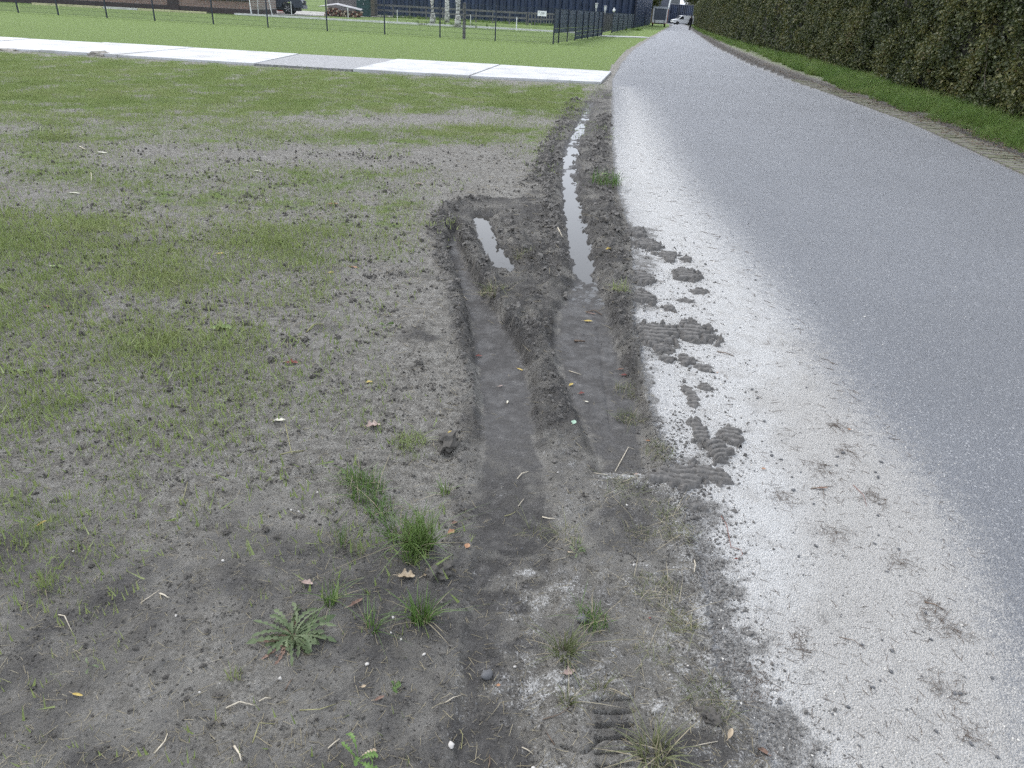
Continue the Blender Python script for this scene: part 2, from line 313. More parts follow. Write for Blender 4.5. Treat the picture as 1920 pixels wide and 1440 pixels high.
# ------------------------------------------------------------------ node helpers
class NT:
    dim = '3D'
    def __init__(self, name):
        self.m = bpy.data.materials.new(name); self.m.use_nodes = True
        self.t = self.m.node_tree; self.t.nodes.clear()
        self.out = self.t.nodes.new('ShaderNodeOutputMaterial')
        self.b = self.t.nodes.new('ShaderNodeBsdfPrincipled')
        self.t.links.new(self.b.outputs[0], self.out.inputs['Surface'])
    def n(self, typ, **kw):
        x = self.t.nodes.new(typ)
        for k, v in kw.items():
            setattr(x, k, v)
        return x
    def L(self, a, b):
        self.t.links.new(a, b)
    def put(self, sock, v):
        if hasattr(v, 'is_linked') or hasattr(v, 'links'):
            self.L(v, sock)
        else:
            sock.default_value = v
    def attr(self, name):
        return self.n('ShaderNodeAttribute', attribute_name=name).outputs['Fac']
    def pos(self):
        return self.n('ShaderNodeNewGeometry').outputs['Position']
    def obj(self):
        return self.n('ShaderNodeTexCoord').outputs['Object']
    def noise(self, vec, scale, detail=3, rough=.55):
        x = self.n('ShaderNodeTexNoise', noise_dimensions=self.dim); x.inputs['Scale'].default_value = scale
        x.inputs['Detail'].default_value = detail; x.inputs['Roughness'].default_value = rough
        self.L(vec, x.inputs['Vector']); return x.outputs['Fac']
    def vor(self, vec, scale, feature='F1', out='Distance'):
        x = self.n('ShaderNodeTexVoronoi', voronoi_dimensions=self.dim); x.feature = feature; x.inputs['Scale'].default_value = scale
        self.L(vec, x.inputs['Vector']); return x.outputs[out]
    def math(self, op, a, b=0.0, c=0.0, clamp=False):
        x = self.n('ShaderNodeMath', operation=op, use_clamp=clamp)
        self.put(x.inputs[0], a); self.put(x.inputs[1], b)
        if op in ('MULTIPLY_ADD',):
            self.put(x.inputs[2], c)
        return x.outputs[0]
    def ss(self, v, a, b, lo=0.0, hi=1.0):
        x = self.n('ShaderNodeMapRange'); x.interpolation_type = 'SMOOTHSTEP'
        self.put(x.inputs['Value'], v); x.inputs['From Min'].default_value = a; x.inputs['From Max'].default_value = b
        x.inputs['To Min'].default_value = lo; x.inputs['To Max'].default_value = hi
        return x.outputs['Result']
    def mix(self, f, a, b, mode='MIX'):
        x = self.n('ShaderNodeMix', data_type='RGBA', blend_type=mode)
        for s, v in ((x.inputs['Factor'], f), (x.inputs['A'], a), (x.inputs['B'], b)):
            if isinstance(v, tuple) and len(v) == 3:
                v = v + (1,)
            self.put(s, v)
        return x.outputs['Result']
    def ramp(self, f, stops):
        x = self.n('ShaderNodeValToRGB'); e = x.color_ramp.elements
        while len(e) < len(stops):
            e.new(.5)
        for i, (p, c) in enumerate(stops):
            e[i].position = p; e[i].color = tuple(c)+(1,)
        self.put(x.inputs['Fac'], f); return x.outputs['Color']
    def bump(self, h, strength=.5, dist=.01, normal=None):
        x = self.n('ShaderNodeBump'); self.put(x.inputs['Strength'], strength); x.inputs['Distance'].default_value = dist
        self.L(h, x.inputs['Height'])
        if normal is not None:
            self.L(normal, x.inputs['Normal'])
        return x.outputs['Normal']
    def set(self, color=None, rough=None, normal=None, spec=None, metal=None):
        if color is not None:
            self.put(self.b.inputs['Base Color'], color if not (isinstance(color, tuple) and len(color) == 3) else color+(1,))
        if rough is not None:
            self.put(self.b.inputs['Roughness'], rough)
        if normal is not None:
            self.L(normal, self.b.inputs['Normal'])
        if spec is not None:
            self.put(self.b.inputs['Specular IOR Level'], spec)
        if metal is not None:
            self.put(self.b.inputs['Metallic'], metal)
        return self.m

_mats = {}
def flat(name, col, rough=.6, var=.12, scale=20, metal=0.0, spec=.4, bump=0.0):
    """plain paint, wood, metal or plastic with a little wear"""
    if name in _mats:
        return _mats[name]
    k = NT(name); p = k.obj()
    n = k.noise(p, scale, 4)
    dk = tuple(c*(1-var*1.4) for c in col); lt = tuple(min(1, c*(1+var)) for c in col)
    c = k.ramp(n, [(.3, dk), (.7, lt)])
    nm = k.bump(k.noise(p, scale*3, 3), bump, .01) if bump else None
    k.set(c, rough, nm, spec, metal)
    _mats[name] = k.m
    return k.m

def ground_material():
    k = NT('ground_surface'); k.dim = '2D'; p = k.pos()
    dust, dark, wet, green, asph, mod = [k.attr(a) for a in ('dust', 'dark', 'wet', 'green', 'asph', 'mod')]
    nA = k.noise(p, 3.0, 5); nB = k.noise(p, 22, 5, .6); nC = k.noise(p, 110, 4, .6); nD = k.noise(p, 420, 3, .6)
    vS = k.vor(p, 150, 'F1', 'Color')                      # grains
    vsep = k.n('ShaderNodeSeparateColor'); k.L(vS, vsep.inputs[0])
    # dry soil
    soil = k.ramp(nB, [(.25, (.155, .146, .130)), (.5, (.325, .310, .280)), (.75, (.47, .453, .415))])
    soil = k.mix(k.ss(nC, .35, .75), k.mix(.55, soil, (.085, .080, .072)), soil)
    soil = k.mix(k.ss(nA, .45, .7, 0, .55), soil, k.mix(.6, soil, (.33, .32, .295)))
    fleck = k.ss(vsep.outputs['Red'], .955, .975)
    soil = k.mix(k.math('MULTIPLY', fleck, k.ss(nD, .45, .6)), soil, (.36, .34, .30))
    # damp mud
    mudc = k.ramp(nB, [(.25, (.058, .055, .052)), (.55, (.100, .096, .092)), (.8, (.160, .153, .145))])
    mudc = k.mix(k.ss(nC, .4, .8, 0, .5), mudc, (.048, .045, .042))
    mudc = k.mix(k.math('MULTIPLY', k.ss(vsep.outputs['Green'], .972, .985), k.ss(nD, .5, .65)), mudc, (.26, .25, .23))
    nE = k.noise(p, 8, 4, .6)
    dv = k.math('ADD', dark, k.math('MULTIPLY', k.math('SUBTRACT', nB, .5), .8)); dv = k.math('ADD', dv, k.math('MULTIPLY', k.math('SUBTRACT', nE, .5), .7)); dv = k.math('ADD', dv, k.math('MULTIPLY', k.math('SUBTRACT', nC, .5), .5))
    mudc = k.mix(k.math('MULTIPLY', wet, .6), mudc, (.040, .039, .040))
    df = k.ss(dv, .18, .82)
    c = k.mix(df, soil, mudc)
    # moss and seedling tint of the soil
    gcol = k.ramp(nB, [(.3, (.110, .165, .040)), (.7, (.170, .245, .065))])
    gf = k.math('MULTIPLY', k.ss(k.math('ADD', green, k.math('MULTIPLY', k.math('SUBTRACT', nC, .5), .6)), .25, .85), .93)
    c = k.mix(gf, c, gcol)
    # asphalt
    vA = k.vor(p, 190, 'F1', 'Color'); asep = k.n('ShaderNodeSeparateColor'); k.L(vA, asep.inputs[0])
    vAd = k.vor(p, 190, 'F1', 'Distance')
    asp = k.ramp(asep.outputs['Red'], [(.0, (.205, .214, .234)), (.5, (.258, .268, .290)), (.85, (.305, .314, .332)), (1, (.36, .368, .38))])
    asp = k.mix(k.ss(vAd, .25, .6, 0, .55), asp, (.145, .150, .162))
    asp = k.mix(k.ss(nA, .35, .7, 0, .3), asp, (.24, .248, .262))
    spk = k.vor(p, 62, 'F1', 'Color'); ssep = k.n('ShaderNodeSeparateColor'); k.L(spk, ssep.inputs[0])
    spd = k.vor(p, 62, 'F1', 'Distance')
    sp = k.math('MULTIPLY', k.ss(ssep.outputs['Red'], .80, .84), k.ss(spd, .34, .20))
    asp = k.mix(k.math('MULTIPLY', sp, .55), asp, (.60, .60, .60))
    nW = k.noise(p, .55, 4, .6); asp = k.mix(k.ss(nW, .38, .68, 0, .35), asp, k.mix(.5, asp, (.15, .155, .165)))
    c = k.mix(asph, c, asp)
    # sand and dust: settles between the stones first, buries them where it is thick
    grain = k.math('ADD', k.math('MULTIPLY', vAd, .55), k.math('MULTIPLY', k.math('SUBTRACT', nC, .5), .9))
    grain = k.math('ADD', grain, k.math('MULTIPLY', k.math('SUBTRACT', nB, .5), .7))
    dsum = k.math('ADD', k.math('MULTIPLY', dust, 1.35), k.math('MULTIPLY', k.math('SUBTRACT', grain, .22), 1.05))
    dfac = k.ss(dsum, .28, 1.02)
    dcol = k.ramp(nC, [(.25, (.38, .376, .362)), (.5, (.55, .545, .53)), (.8, (.70, .696, .68))])
    warm = k.attr('warm'); wn_ = k.math('ADD', warm, k.math('MULTIPLY', k.math('SUBTRACT', nA, .5), 1.1))
    dcol = k.mix(k.ss(wn_, .15, .85, .05, .85), k.mix(.35, dcol, (.74, .74, .73)), k.mix(.6, dcol, (.43, .408, .375)))
    dcol = k.mix(k.ss(nE, .48, .75, 0, .45), dcol, (.42, .405, .38))
    blk = k.math('MULTIPLY', k.ss(vsep.outputs['Blue'], .86, .90), k.ss(nD, .46, .60))
    dcol = k.mix(k.math('MULTIPLY', blk, .75), dcol, (.13, .128, .125))
    c = k.mix(dfac, c, dcol)
    # mud trodden on to the sand
    mv = k.math('ADD', mod, k.math('MULTIPLY', k.math('SUBTRACT', nB, .5), 1.2)); mv = k.math('ADD', mv, k.math('MULTIPLY', k.math('SUBTRACT', nC, .5), 1.0)); mv = k.math('ADD', mv, k.math('MULTIPLY', k.math('SUBTRACT', nE, .5), .9))
    mf = k.ss(mv, .32, .74)
    c = k.mix(k.math('MULTIPLY', mf, k.ss(nD, .3, .6, .70, .95)), c, k.ramp(nC, [(.3, (.085, .081, .076)), (.5, (.165, .159, .149)), (.72, (.33, .322, .308))]))
    wv = k.math('MULTIPLY', wet, k.ss(nE, .35, .62, .15, 1))
    rough = k.math('SUBTRACT', k.math('SUBTRACT', .93, k.math('MULTIPLY', asph, .28)), k.math('MULTIPLY', wv, .44))
    rough = k.math('MAXIMUM', rough, .34)
    rough = k.math('ADD', rough, k.math('MULTIPLY', dfac, .2), clamp=True)
    spec = k.math('ADD', .16, k.math('ADD', k.math('MULTIPLY', wv, .26), k.math('MULTIPLY', asph, .18)))
    # relief
    hs = k.math('ADD', k.math('MULTIPLY', nC, 1.0), k.math('MULTIPLY', nD, .55))
    hs = k.math('ADD', hs, k.math('MULTIPLY', nB, 1.2))
    ha = k.math('ADD', k.math('MULTIPLY', vAd, -.55), k.math('MULTIPLY', nD, .25))
    hmix = k.n('ShaderNodeMix', data_type='FLOAT'); k.L(asph, hmix.inputs['Factor']); k.L(hs, hmix.inputs['A']); k.L(ha, hmix.inputs['B'])
    strength = k.math('MULTIPLY', k.math('SUBTRACT', 1.0, k.math('MULTIPLY', wet, .82)), 1.0)
    nm = k.bump(hmix.outputs['Result'], strength, .017)
    return k.set(c, rough, nm, spec)

# ------------------------------------------------------------------ object helpers
def tag(o, label=None, cat=None, group=None, kind=None):
    if label: o['label'] = label
    if cat: o['category'] = cat
    if group: o['group'] = group
    if kind: o['kind'] = kind
    return o

def link(o, parent=None):
    COL.objects.link(o)
    if parent is not None:
        o.parent = parent
    return o

def mesh_obj(name, verts, faces, mat, parent=None, smooth=False):
    me = bpy.data.meshes.new(name)
    me.from_pydata([tuple(v) for v in verts], [], [tuple(f) for f in faces])
    if mat is not None:
        me.materials.append(mat)
    if smooth:
        me.polygons.foreach_set('use_smooth', [True]*len(me.polygons))
    me.update()
    return link(bpy.data.objects.new(name, me), parent)

def grid_mesh(name, V, Q, mat, attrs=None, smooth=True):
    me = bpy.data.meshes.new(name)
    me.vertices.add(len(V)); me.vertices.foreach_set('co', np.ascontiguousarray(V, np.float32).ravel())
    nq, kq = Q.shape
    me.loops.add(nq*kq); me.loops.foreach_set('vertex_index', Q.astype(np.int32).ravel())
    me.polygons.add(nq); me.polygons.foreach_set('loop_start', np.arange(0, nq*kq, kq, dtype=np.int32))
    me.polygons.foreach_set('loop_total', np.full(nq, kq, np.int32))
    me.polygons.foreach_set('use_smooth', np.full(nq, smooth))
    me.update(calc_edges=True)
    for a, v in (attrs or {}).items():
        at = me.attributes.new(a, 'FLOAT', 'POINT'); at.data.foreach_set('value', np.ascontiguousarray(v, np.float32))
    if mat is not None:
        me.materials.append(mat)
    return me

def empty(name, x=0, y=0, z=0, rz=0):
    o = bpy.data.objects.new(name, None); o.empty_display_size = .1
    o.location = (x, y, z); o.rotation_euler = (0, 0, rz)
    return link(o)

class MB:
    """collects boxes, bars and tubes into one mesh"""
    def __init__(self):
        self.v = []; self.f = []
    def add(self, V, Fc):
        n = len(self.v); self.v += [tuple(p) for p in V]; self.f += [tuple(i+n for i in q) for q in Fc]; return self
    def box(self, x0, x1, y0, y1, z0, z1):
        V = [(x, y, z) for z in (z0, z1) for y in (y0, y1) for x in (x0, x1)]
        return self.add(V, [(0, 2, 3, 1), (4, 5, 7, 6), (0, 1, 5, 4), (2, 6, 7, 3), (0, 4, 6, 2), (1, 3, 7, 5)])
    def bar(self, a, b, w, h, up=(0, 0, 1)):
        a, b = Vector(a), Vector(b); d = (b-a).normalized(); s = d.cross(Vector(up))
        s = s.normalized() if s.length > 1e-6 else Vector((1, 0, 0)); t = s.cross(d)
        V = [e + s*i*w/2 + t*j*h/2 for e in (a, b) for i, j in ((-1, -1), (1, -1), (1, 1), (-1, 1))]
        return self.add(V, [(3, 2, 1, 0), (4, 5, 6, 7), (0, 1, 5, 4), (1, 2, 6, 5), (2, 3, 7, 6), (3, 0, 4, 7)])
    def tube(self, pts, radii, n=6, cap=True):
        base = len(self.v); V = []; Fc = []
        pts = [Vector(p) for p in pts]
        for i, p in enumerate(pts):
            d = (pts[min(i+1, len(pts)-1)]-pts[max(i-1, 0)]).normalized()
            s = d.cross(Vector((0, 0, 1)));
            if s.length < .05: s = d.cross(Vector((0, 1, 0)))
            s.normalize(); t = s.cross(d); r = radii[i] if hasattr(radii, '__len__') else radii
            V += [p + (s*math.cos(2*math.pi*k/n) + t*math.sin(2*math.pi*k/n))*r for k in range(n)]
        for i in range(len(pts)-1):
            for k in range(n):
                Fc.append((i*n+k, i*n+(k+1) % n, (i+1)*n+(k+1) % n, (i+1)*n+k))
        if cap:
            Fc.append(tuple(range(n))[::-1]); Fc.append(tuple((len(pts)-1)*n+k for k in range(n)))
        return self.add(V, Fc)
    def prism(self, prof, y0, y1):
        """profile in x,z extruded along y"""
        n = len(prof)
        V = [(x, y0, z) for x, z in prof] + [(x, y1, z) for x, z in prof]
        return self.add(V, [tuple(range(n)), tuple(range(2*n-1, n-1, -1))] + [(i, i+n, (i+1) % n+n, (i+1) % n) for i in range(n)])
    def build(self, name, mat, parent=None, smooth=False, bevel=0):
        o = mesh_obj(name, self.v, self.f, mat, parent, smooth)
        bm = bmesh.new(); bm.from_mesh(o.data); bmesh.ops.recalc_face_normals(bm, faces=bm.faces)
        if bevel:
            bmesh.ops.bevel(bm, geom=list(bm.edges), offset=bevel, segments=2, affect='EDGES', profile=.6)
        bm.to_mesh(o.data); bm.free()
        return o

def scatter(name, pts, rot, scl, idx, templates, label, cat):
    """one stuff object: template meshes set on points"""
    me = bpy.data.meshes.new(name)
    n = len(pts)
    me.vertices.add(n); me.vertices.foreach_set('co', np.ascontiguousarray(pts, np.float32).ravel())
    a = me.attributes.new('rot', 'FLOAT_VECTOR', 'POINT'); a.data.foreach_set('vector', np.ascontiguousarray(rot, np.float32).ravel())
    scl = np.asarray(scl, float)
    if scl.ndim == 1: scl = np.repeat(scl[:, None], 3, 1)
    a = me.attributes.new('scl', 'FLOAT_VECTOR', 'POINT'); a.data.foreach_set('vector', np.ascontiguousarray(scl, np.float32).ravel())
    a = me.attributes.new('idx', 'INT', 'POINT'); a.data.foreach_set('value', np.ascontiguousarray(idx, np.int32))
    o = link(bpy.data.objects.new(name, me))
    ng = bpy.data.node_groups.new(name+'_scatter', 'GeometryNodeTree')
    ng.interface.new_socket('Geometry', in_out='INPUT', socket_type='NodeSocketGeometry')
    ng.interface.new_socket('Geometry', in_out='OUTPUT', socket_type='NodeSocketGeometry')
    gi = ng.nodes.new('NodeGroupInput'); go = ng.nodes.new('NodeGroupOutput')
    ip = ng.nodes.new('GeometryNodeInstanceOnPoints'); jn = ng.nodes.new('GeometryNodeJoinGeometry')
    for t in templates:
        oi = ng.nodes.new('GeometryNodeObjectInfo'); oi.inputs['Object'].default_value = t; oi.inputs['As Instance'].default_value = True
        ng.links.new(oi.outputs['Geometry'], jn.inputs[0])
    def na(nm, dt):
        x = ng.nodes.new('GeometryNodeInputNamedAttribute'); x.data_type = dt; x.inputs['Name'].default_value = nm
        return x.outputs['Attribute']
    ng.links.new(gi.outputs[0], ip.inputs['Points']); ng.links.new(jn.outputs[0], ip.inputs['Instance'])
    ip.inputs['Pick Instance'].default_value = True
    ng.links.new(na('idx', 'INT'), ip.inputs['Instance Index'])
    ng.links.new(na('rot', 'FLOAT_VECTOR'), ip.inputs['Rotation']); ng.links.new(na('scl', 'FLOAT_VECTOR'), ip.inputs['Scale'])
    ng.links.new(ip.outputs[0], go.inputs[0])
    md = o.modifiers.new('scatter', 'NODES'); md.node_group = ng
    return tag(o, label, cat, kind='stuff')

def template(name, V, Fc, mat):
    me = bpy.data.meshes.new(name); me.from_pydata([tuple(v) for v in V], [], Fc); me.materials.append(mat)
    me.update()
    return bpy.data.objects.new(name, me)          # never linked to the scene itself

RNG = np.random.default_rng(7)
random.seed(7)

# ------------------------------------------------------------------ ground and road: one relief, split where the asphalt starts
GROUND = ground_material()
rows_px = np.arange(1505, 138, -1.85)
Yr = [G(960, p)[1] for p in rows_px]
Yr = list(np.concatenate([np.linspace(-3, Yr[0]-.06, 12), Yr, np.geomspace(Yr[-1]*1.015, 900, 80)]))
Yr = np.array(Yr)
tc = np.concatenate([-np.geomspace(3.2, .87, 22), np.linspace(-.85, .85, 860), np.geomspace(.87, 3.2, 22)])
YY, TT = np.meshgrid(Yr, tc, indexing='ij')
XX = TT*(np.maximum(YY, 0)+1.25)
T = terrain(XX.ravel(), YY.ravel())
V = np.stack([XX.ravel(), YY.ravel(), T['z']], 1)
nr, nc = XX.shape
i0 = (np.arange(nr-1)[:, None]*nc + np.arange(nc-1)[None, :]).ravel()
Q = np.stack([i0, i0+1, i0+nc+1, i0+nc], 1)
fa = T['asph'][Q].mean(1) > .5
for nm, sel, lab in (('ground', ~fa, 'grey soil field with thin young grass and muddy wheel ruts'), ('road', fa, 'pale grey asphalt lane dusted with white sand along its edge')):
    q = Q[sel]; used = np.unique(q); remap = np.zeros(len(V), np.int64); remap[used] = np.arange(len(used))
    me = grid_mesh(nm, V[used], remap[q], GROUND, {a: T[a][used] for a in ('dust', 'dark', 'wet', 'green', 'asph', 'mod', 'warm')})
    tag(link(bpy.data.objects.new(nm, me)), lab, kind='structure')
del V, Q, T, XX, YY, TT

# ------------------------------------------------------------------ standing water in the ruts
def water_material():
    k = NT('puddle_water'); p = k.pos()
    k.set((.045, .043, .040), .02, k.bump(k.noise(p, 30, 2), .03, .004), .5)
    k.b.inputs['IOR'].default_value = 1.33
    return k.m
WATER = water_material()
def puddle(pts, z, label):
    P = W(pts)
    o = mesh_obj('puddle', [(x, y, z) for x, y in P], [tuple(range(len(P)))], WATER)
    return tag(o, label, kind='structure')
puddle([(1112, 186), (1068, 215), (1040, 262), (1034, 310), (1038, 360), (1042, 410), (1048, 455), (1054, 500), (1050, 560), (1140, 560), (1134, 506), (1132, 470), (1126, 430), (1114, 390), (1106, 345), (1102, 305), (1104, 270), (1120, 225), (1126, 190)], -.038, 'long bright puddle standing in the rut beside the sandy road edge')
puddle([(856, 380), (900, 372), (950, 384), (970, 430), (990, 462), (1004, 494), (962, 516), (908, 510), (886, 470), (868, 432)], -.049, 'short puddle behind the mud ridge at the head of the inner rut')

# ------------------------------------------------------------------ slab path across the field
def slab_material(name, a, b, tread=False):
    k = NT(name); p = k.pos()
    n = k.noise(p, 2.5, 6, .65); c = k.ramp(n, [(.3, a), (.65, b)])
    st = k.ss(k.noise(p, 1.1, 4), .45, .75, 0, .6)
    c = k.mix(st, c, (.27, .26, .24))
    c = k.mix(k.ss(k.noise(p, 60, 3), .62, .75, 0, .4), c, (.36, .35, .33))
    if tread:
        v = k.vor(p, 15, 'F1'); c = k.mix(k.ss(v, .35, .5), c, (.17, .17, .17))
        return k.set(c, .5, k.bump(v, .6, .01), .4)
    return k.set(c, .7, k.bump(k.noise(p, 40, 3), .2, .01), .3)
SLAB = slab_material('pale_concrete', (.40, .405, .41), (.53, .535, .545))
PLATE = slab_material('steel_tread_plate', (.22, .22, .225), (.30, .30, .305), True)
seams = [((1128, 158.5), (1147, 137.5)), ((880, 147), (938, 125)), ((660, 134.5), (745, 114.5)), ((477, 123.5), (562, 104.5)), ((219, 107.5), (365, 93)), ((73, 98.5), (197, 83.5)), ((-90, 89), (60, 76)), ((-250, 80), (-80, 68))]
path_o = tag(empty('path'), 'pale concrete and steel plates laid end to end across the field', kind='structure')
for i, (a, b) in enumerate(zip(seams, seams[1:])):
    c4 = [Vector(G(*p)) for p in (a[0], b[0], b[1], a[1])]; cen = sum(c4, Vector((0, 0)))/4
    c4 = [p + (cen-p).normalized()*.034 for p in c4]
    z0, z1 = -.03, .055 + .008*math.sin(i*2.1)
    m = MB(); m.add([(p.x, p.y, z) for z in (z0, z1) for p in c4], [(3, 2, 1, 0), (4, 5, 6, 7), (0, 1, 5, 4), (1, 2, 6, 5), (2, 3, 7, 6), (3, 0, 4, 7)])
    o = m.build('slab', PLATE if i == 2 else SLAB, path_o, bevel=.006)
    if i == 2: o['label'] = 'darker steel plate with raised tread dots'

# ------------------------------------------------------------------ brick gutter strip on the hedge side of the road
GUT = flat('worn_gutter_brick', (.165, .155, .135), .9, .35, 14, bump=.4)
GUT2 = flat('mossy_gutter_brick', (.14, .145, .095), .9, .35, 14, bump=.4)
strip = tag(empty('gutter_strip'), 'worn brick paving strip between road and hedge grass', kind='structure')
e_lo = W([(1985, 360), (1920, 329), (1810, 277), (1700, 228), (1590, 187), (1478, 149)])
seg = np.concatenate([[0], np.cumsum(np.hypot(*np.diff(e_lo, axis=0).T))])
bw = .105
paver_meshes = []
for kq in range(4):
    r = random.Random(kq); m = MB(); m.box(0, .235, 0, bw-.012, -.06, 0)
    o = m.build('paver', GUT if kq % 2 else GUT2, None, bevel=.004); paver_meshes.append(o.data); bpy.data.objects.remove(o)
ngut = int(seg[-1]/bw)
for i in range(min(ngut, 145)):
    s = i*bw; x = np.interp(s, seg, e_lo[:, 0]); y = np.interp(s, seg, e_lo[:, 1])
    x2 = np.interp(s+.3, seg, e_lo[:, 0]); y2 = np.interp(s+.3, seg, e_lo[:, 1]); ang = math.atan2(y2-y, x2-x)-math.pi/2
    for c in range(2):
        o = bpy.data.objects.new('paver', paver_meshes[(i*3+c) % 4]); link(o, strip)
        o.location = (x + math.cos(ang)*(.012+.245*c), y + math.sin(ang)*(.012+.245*c), .022 + random.uniform(-.007, .007)-.006*c)
        o.rotation_euler = (random.uniform(-.02, .02), random.uniform(-.03, .03), ang+random.uniform(-.02, .02))

# ------------------------------------------------------------------ hedge along the road
def leaf_material(name, cols, rough=.5, trans=.25):
    k = NT(name)
    oi = k.n('ShaderNodeObjectInfo'); p = k.pos()
    ge = k.n('ShaderNodeNewGeometry')
    r = k.math('ADD', k.math('MULTIPLY', oi.outputs['Random'], .45), k.math('MULTIPLY', ge.outputs['Random Per Island'], .25))
    r = k.math('ADD', r, k.math('MULTIPLY', k.math('SUBTRACT', k.noise(p, .7, 3), .25), 1.05))
    c = k.ramp(k.math('SUBTRACT', r, .12), [(i/(len(cols)-1), c) for i, c in enumerate(cols)])
    k.set(c, rough, None, .35)
    tr = k.n('ShaderNodeBsdfTranslucent'); k.L(c, tr.inputs['Color'])
    ms = k.n('ShaderNodeMixShader'); ms.inputs[0].default_value = trans
    k.L(k.b.outputs[0], ms.inputs[1]); k.L(tr.outputs[0], ms.inputs[2]); k.L(ms.outputs[0], k.out.inputs['Surface'])
    return k.m
HEDGE_LEAF = leaf_material('hedge_leaf', [(.011, .018, .010), (.022, .033, .014), (.042, .057, .020), (.070, .084, .027), (.125, .125, .038), (.100, .072, .040)])
def leaf_cluster(seed, n, rad, ll, lw, mat):
    r = random.Random(seed); V = []; Fc = []
    for i in range(n):
        c = Vector((r.uniform(-1, 1), r.uniform(-1, 1), r.uniform(-1, 1)))*rad
        d = Vector((r.gauss(0, 1), r.gauss(0, 1), r.gauss(0, .8))).normalized()
        nrm = Vector((r.gauss(-.8, .6), r.gauss(-.2, .6), r.gauss(.6, .5))); s = d.cross(nrm).normalized(); up = s.cross(d)
        L_ = ll*r.uniform(.7, 1.25); w = lw*r.uniform(.7, 1.2); b = len(V)
        V += [c, c+d*L_*.45+s*w/2+up*w*.18, c+d*L_, c+d*L_*.45-s*w/2+up*w*.18]
        Fc += [(b, b+1, b+2), (b, b+2, b+3)]
    return template('leaf_spray', V, Fc, mat)
HB = W([(2330, 365), (1920, 244), (1700, 176), (1560, 131), (1450, 98), (1380, 79), (1335, 64), (1308, 52), (1298, 46)])
hs = np.concatenate([[0], np.cumsum(np.hypot(*np.diff(HB, axis=0).T))])
HH = 4.6
def hedge_pt(s, h, depth):
    x = np.interp(s, hs, HB[:, 0]); y = np.interp(s, hs, HB[:, 1])
    tx = np.interp(s+.6, hs, HB[:, 0])-np.interp(s-.6, hs, HB[:, 0]); ty = np.interp(s+.6, hs, HB[:, 1])-np.interp(s-.6, hs, HB[:, 1])
    l = np.hypot(tx, ty); nx, ny = ty/l, -tx/l            # away from the road
    bulge = .22*pnoise(s*.55, h*.6, 5) + .26*pnoise(s*1.5, h*1.6, 6) + .14*pnoise(s*3.6, h*3.6, 8)
    off = depth - bulge + .10*(h/HH) + .22*np.exp(-h/.18)
    return x+nx*off, y+ny*off
hedge = tag(empty('hedge', HB[1, 0], HB[1, 1], 0), 'tall clipped dense hedge of dark green small leaves beside the road', 'hedge')
# near-black core, its colour standing for the shade deep inside the hedge
sg = np.linspace(0, hs[-1], 260); hg = np.linspace(-.05, HH, 14)
SGr, HGr = np.meshgrid(sg, hg, indexing='ij'); hx, hy = hedge_pt(SGr.ravel(), HGr.ravel(), .26)
Vh = np.stack([hx, hy, HGr.ravel()], 1)
hx2, hy2 = hedge_pt(sg, np.full(sg.shape, HH), 1.3)
Vb = np.concatenate([np.stack([hx2, hy2, np.full(sg.shape, HH)], 1), np.stack([hx2, hy2, np.full(sg.shape, -.05)], 1)])
ii = (np.arange(259)[:, None]*14 + np.arange(13)[None, :]).ravel()
Qh = np.stack([ii, ii+1, ii+15, ii+14], 1)
nb = len(Vh); j = np.arange(259)
Qt = np.stack([j*14+13, nb+j, nb+j+1, (j+1)*14+13], 1); Qb = np.stack([nb+j, nb+260+j, nb+260+j+1, nb+j+1], 1)
CORE = flat('hedge_inner_shade', (.014, .015, .010), .95, .4, 30)
me = grid_mesh('inner_mass', np.concatenate([Vh, Vb]), np.concatenate([Qh, Qt, Qb]), CORE)
link(bpy.data.objects.new('inner_mass', me), hedge).matrix_parent_inverse = hedge.matrix_world.inverted()
hedge_loc = Vector((HB[1, 0], HB[1, 1], 0))
bpy.data.objects['inner_mass'].location = -hedge_loc
bpy.data.objects['inner_mass'].matrix_parent_inverse = Matrix()
clus = [leaf_cluster(i, 10, .11, .080, .055, HEDGE_LEAF) for i in range(6)]
def hedge_pts(s0, s1, n):
    s = RNG.uniform(s0, s1, n); h = RNG.uniform(0.0, HH, n)
    dep = RNG.beta(1.3, 2.4, n)*.34 - .04
    x, y = hedge_pt(s, h, dep)
    return np.stack([x, y, h], 1)
i1 = float(np.interp(38, HB[:, 1], hs))
pa = hedge_pts(0, i1, 30000); pb = hedge_pts(i1, hs[-1], 26000)
pts = np.concatenate([pa, pb]); n = len(pts)
gap = fbm(pts[:, 1]*1.0, pts[:, 2]*1.0, 1.6, 3, 77)
keep = (gap > -.06) | (RNG.random(n) < .22)
scl = np.concatenate([RNG.uniform(.7, 1.25, len(pa)), RNG.uniform(1.3, 2.1, len(pb))])
pts = pts[keep]; scl = scl[keep]; n = len(pts)
rot = np.stack([RNG.uniform(-.5, .5, n), RNG.uniform(-.5, .5, n), RNG.uniform(-.6, .6, n)], 1)
hl = scatter('foliage', pts - np.array(hedge_loc), rot, scl, RNG.integers(0, 6, n), clus, None, None)
hl.parent = hedge
TWIG = flat('hedge_twig_bark', (.10, .085, .065), .85, .3, 40)
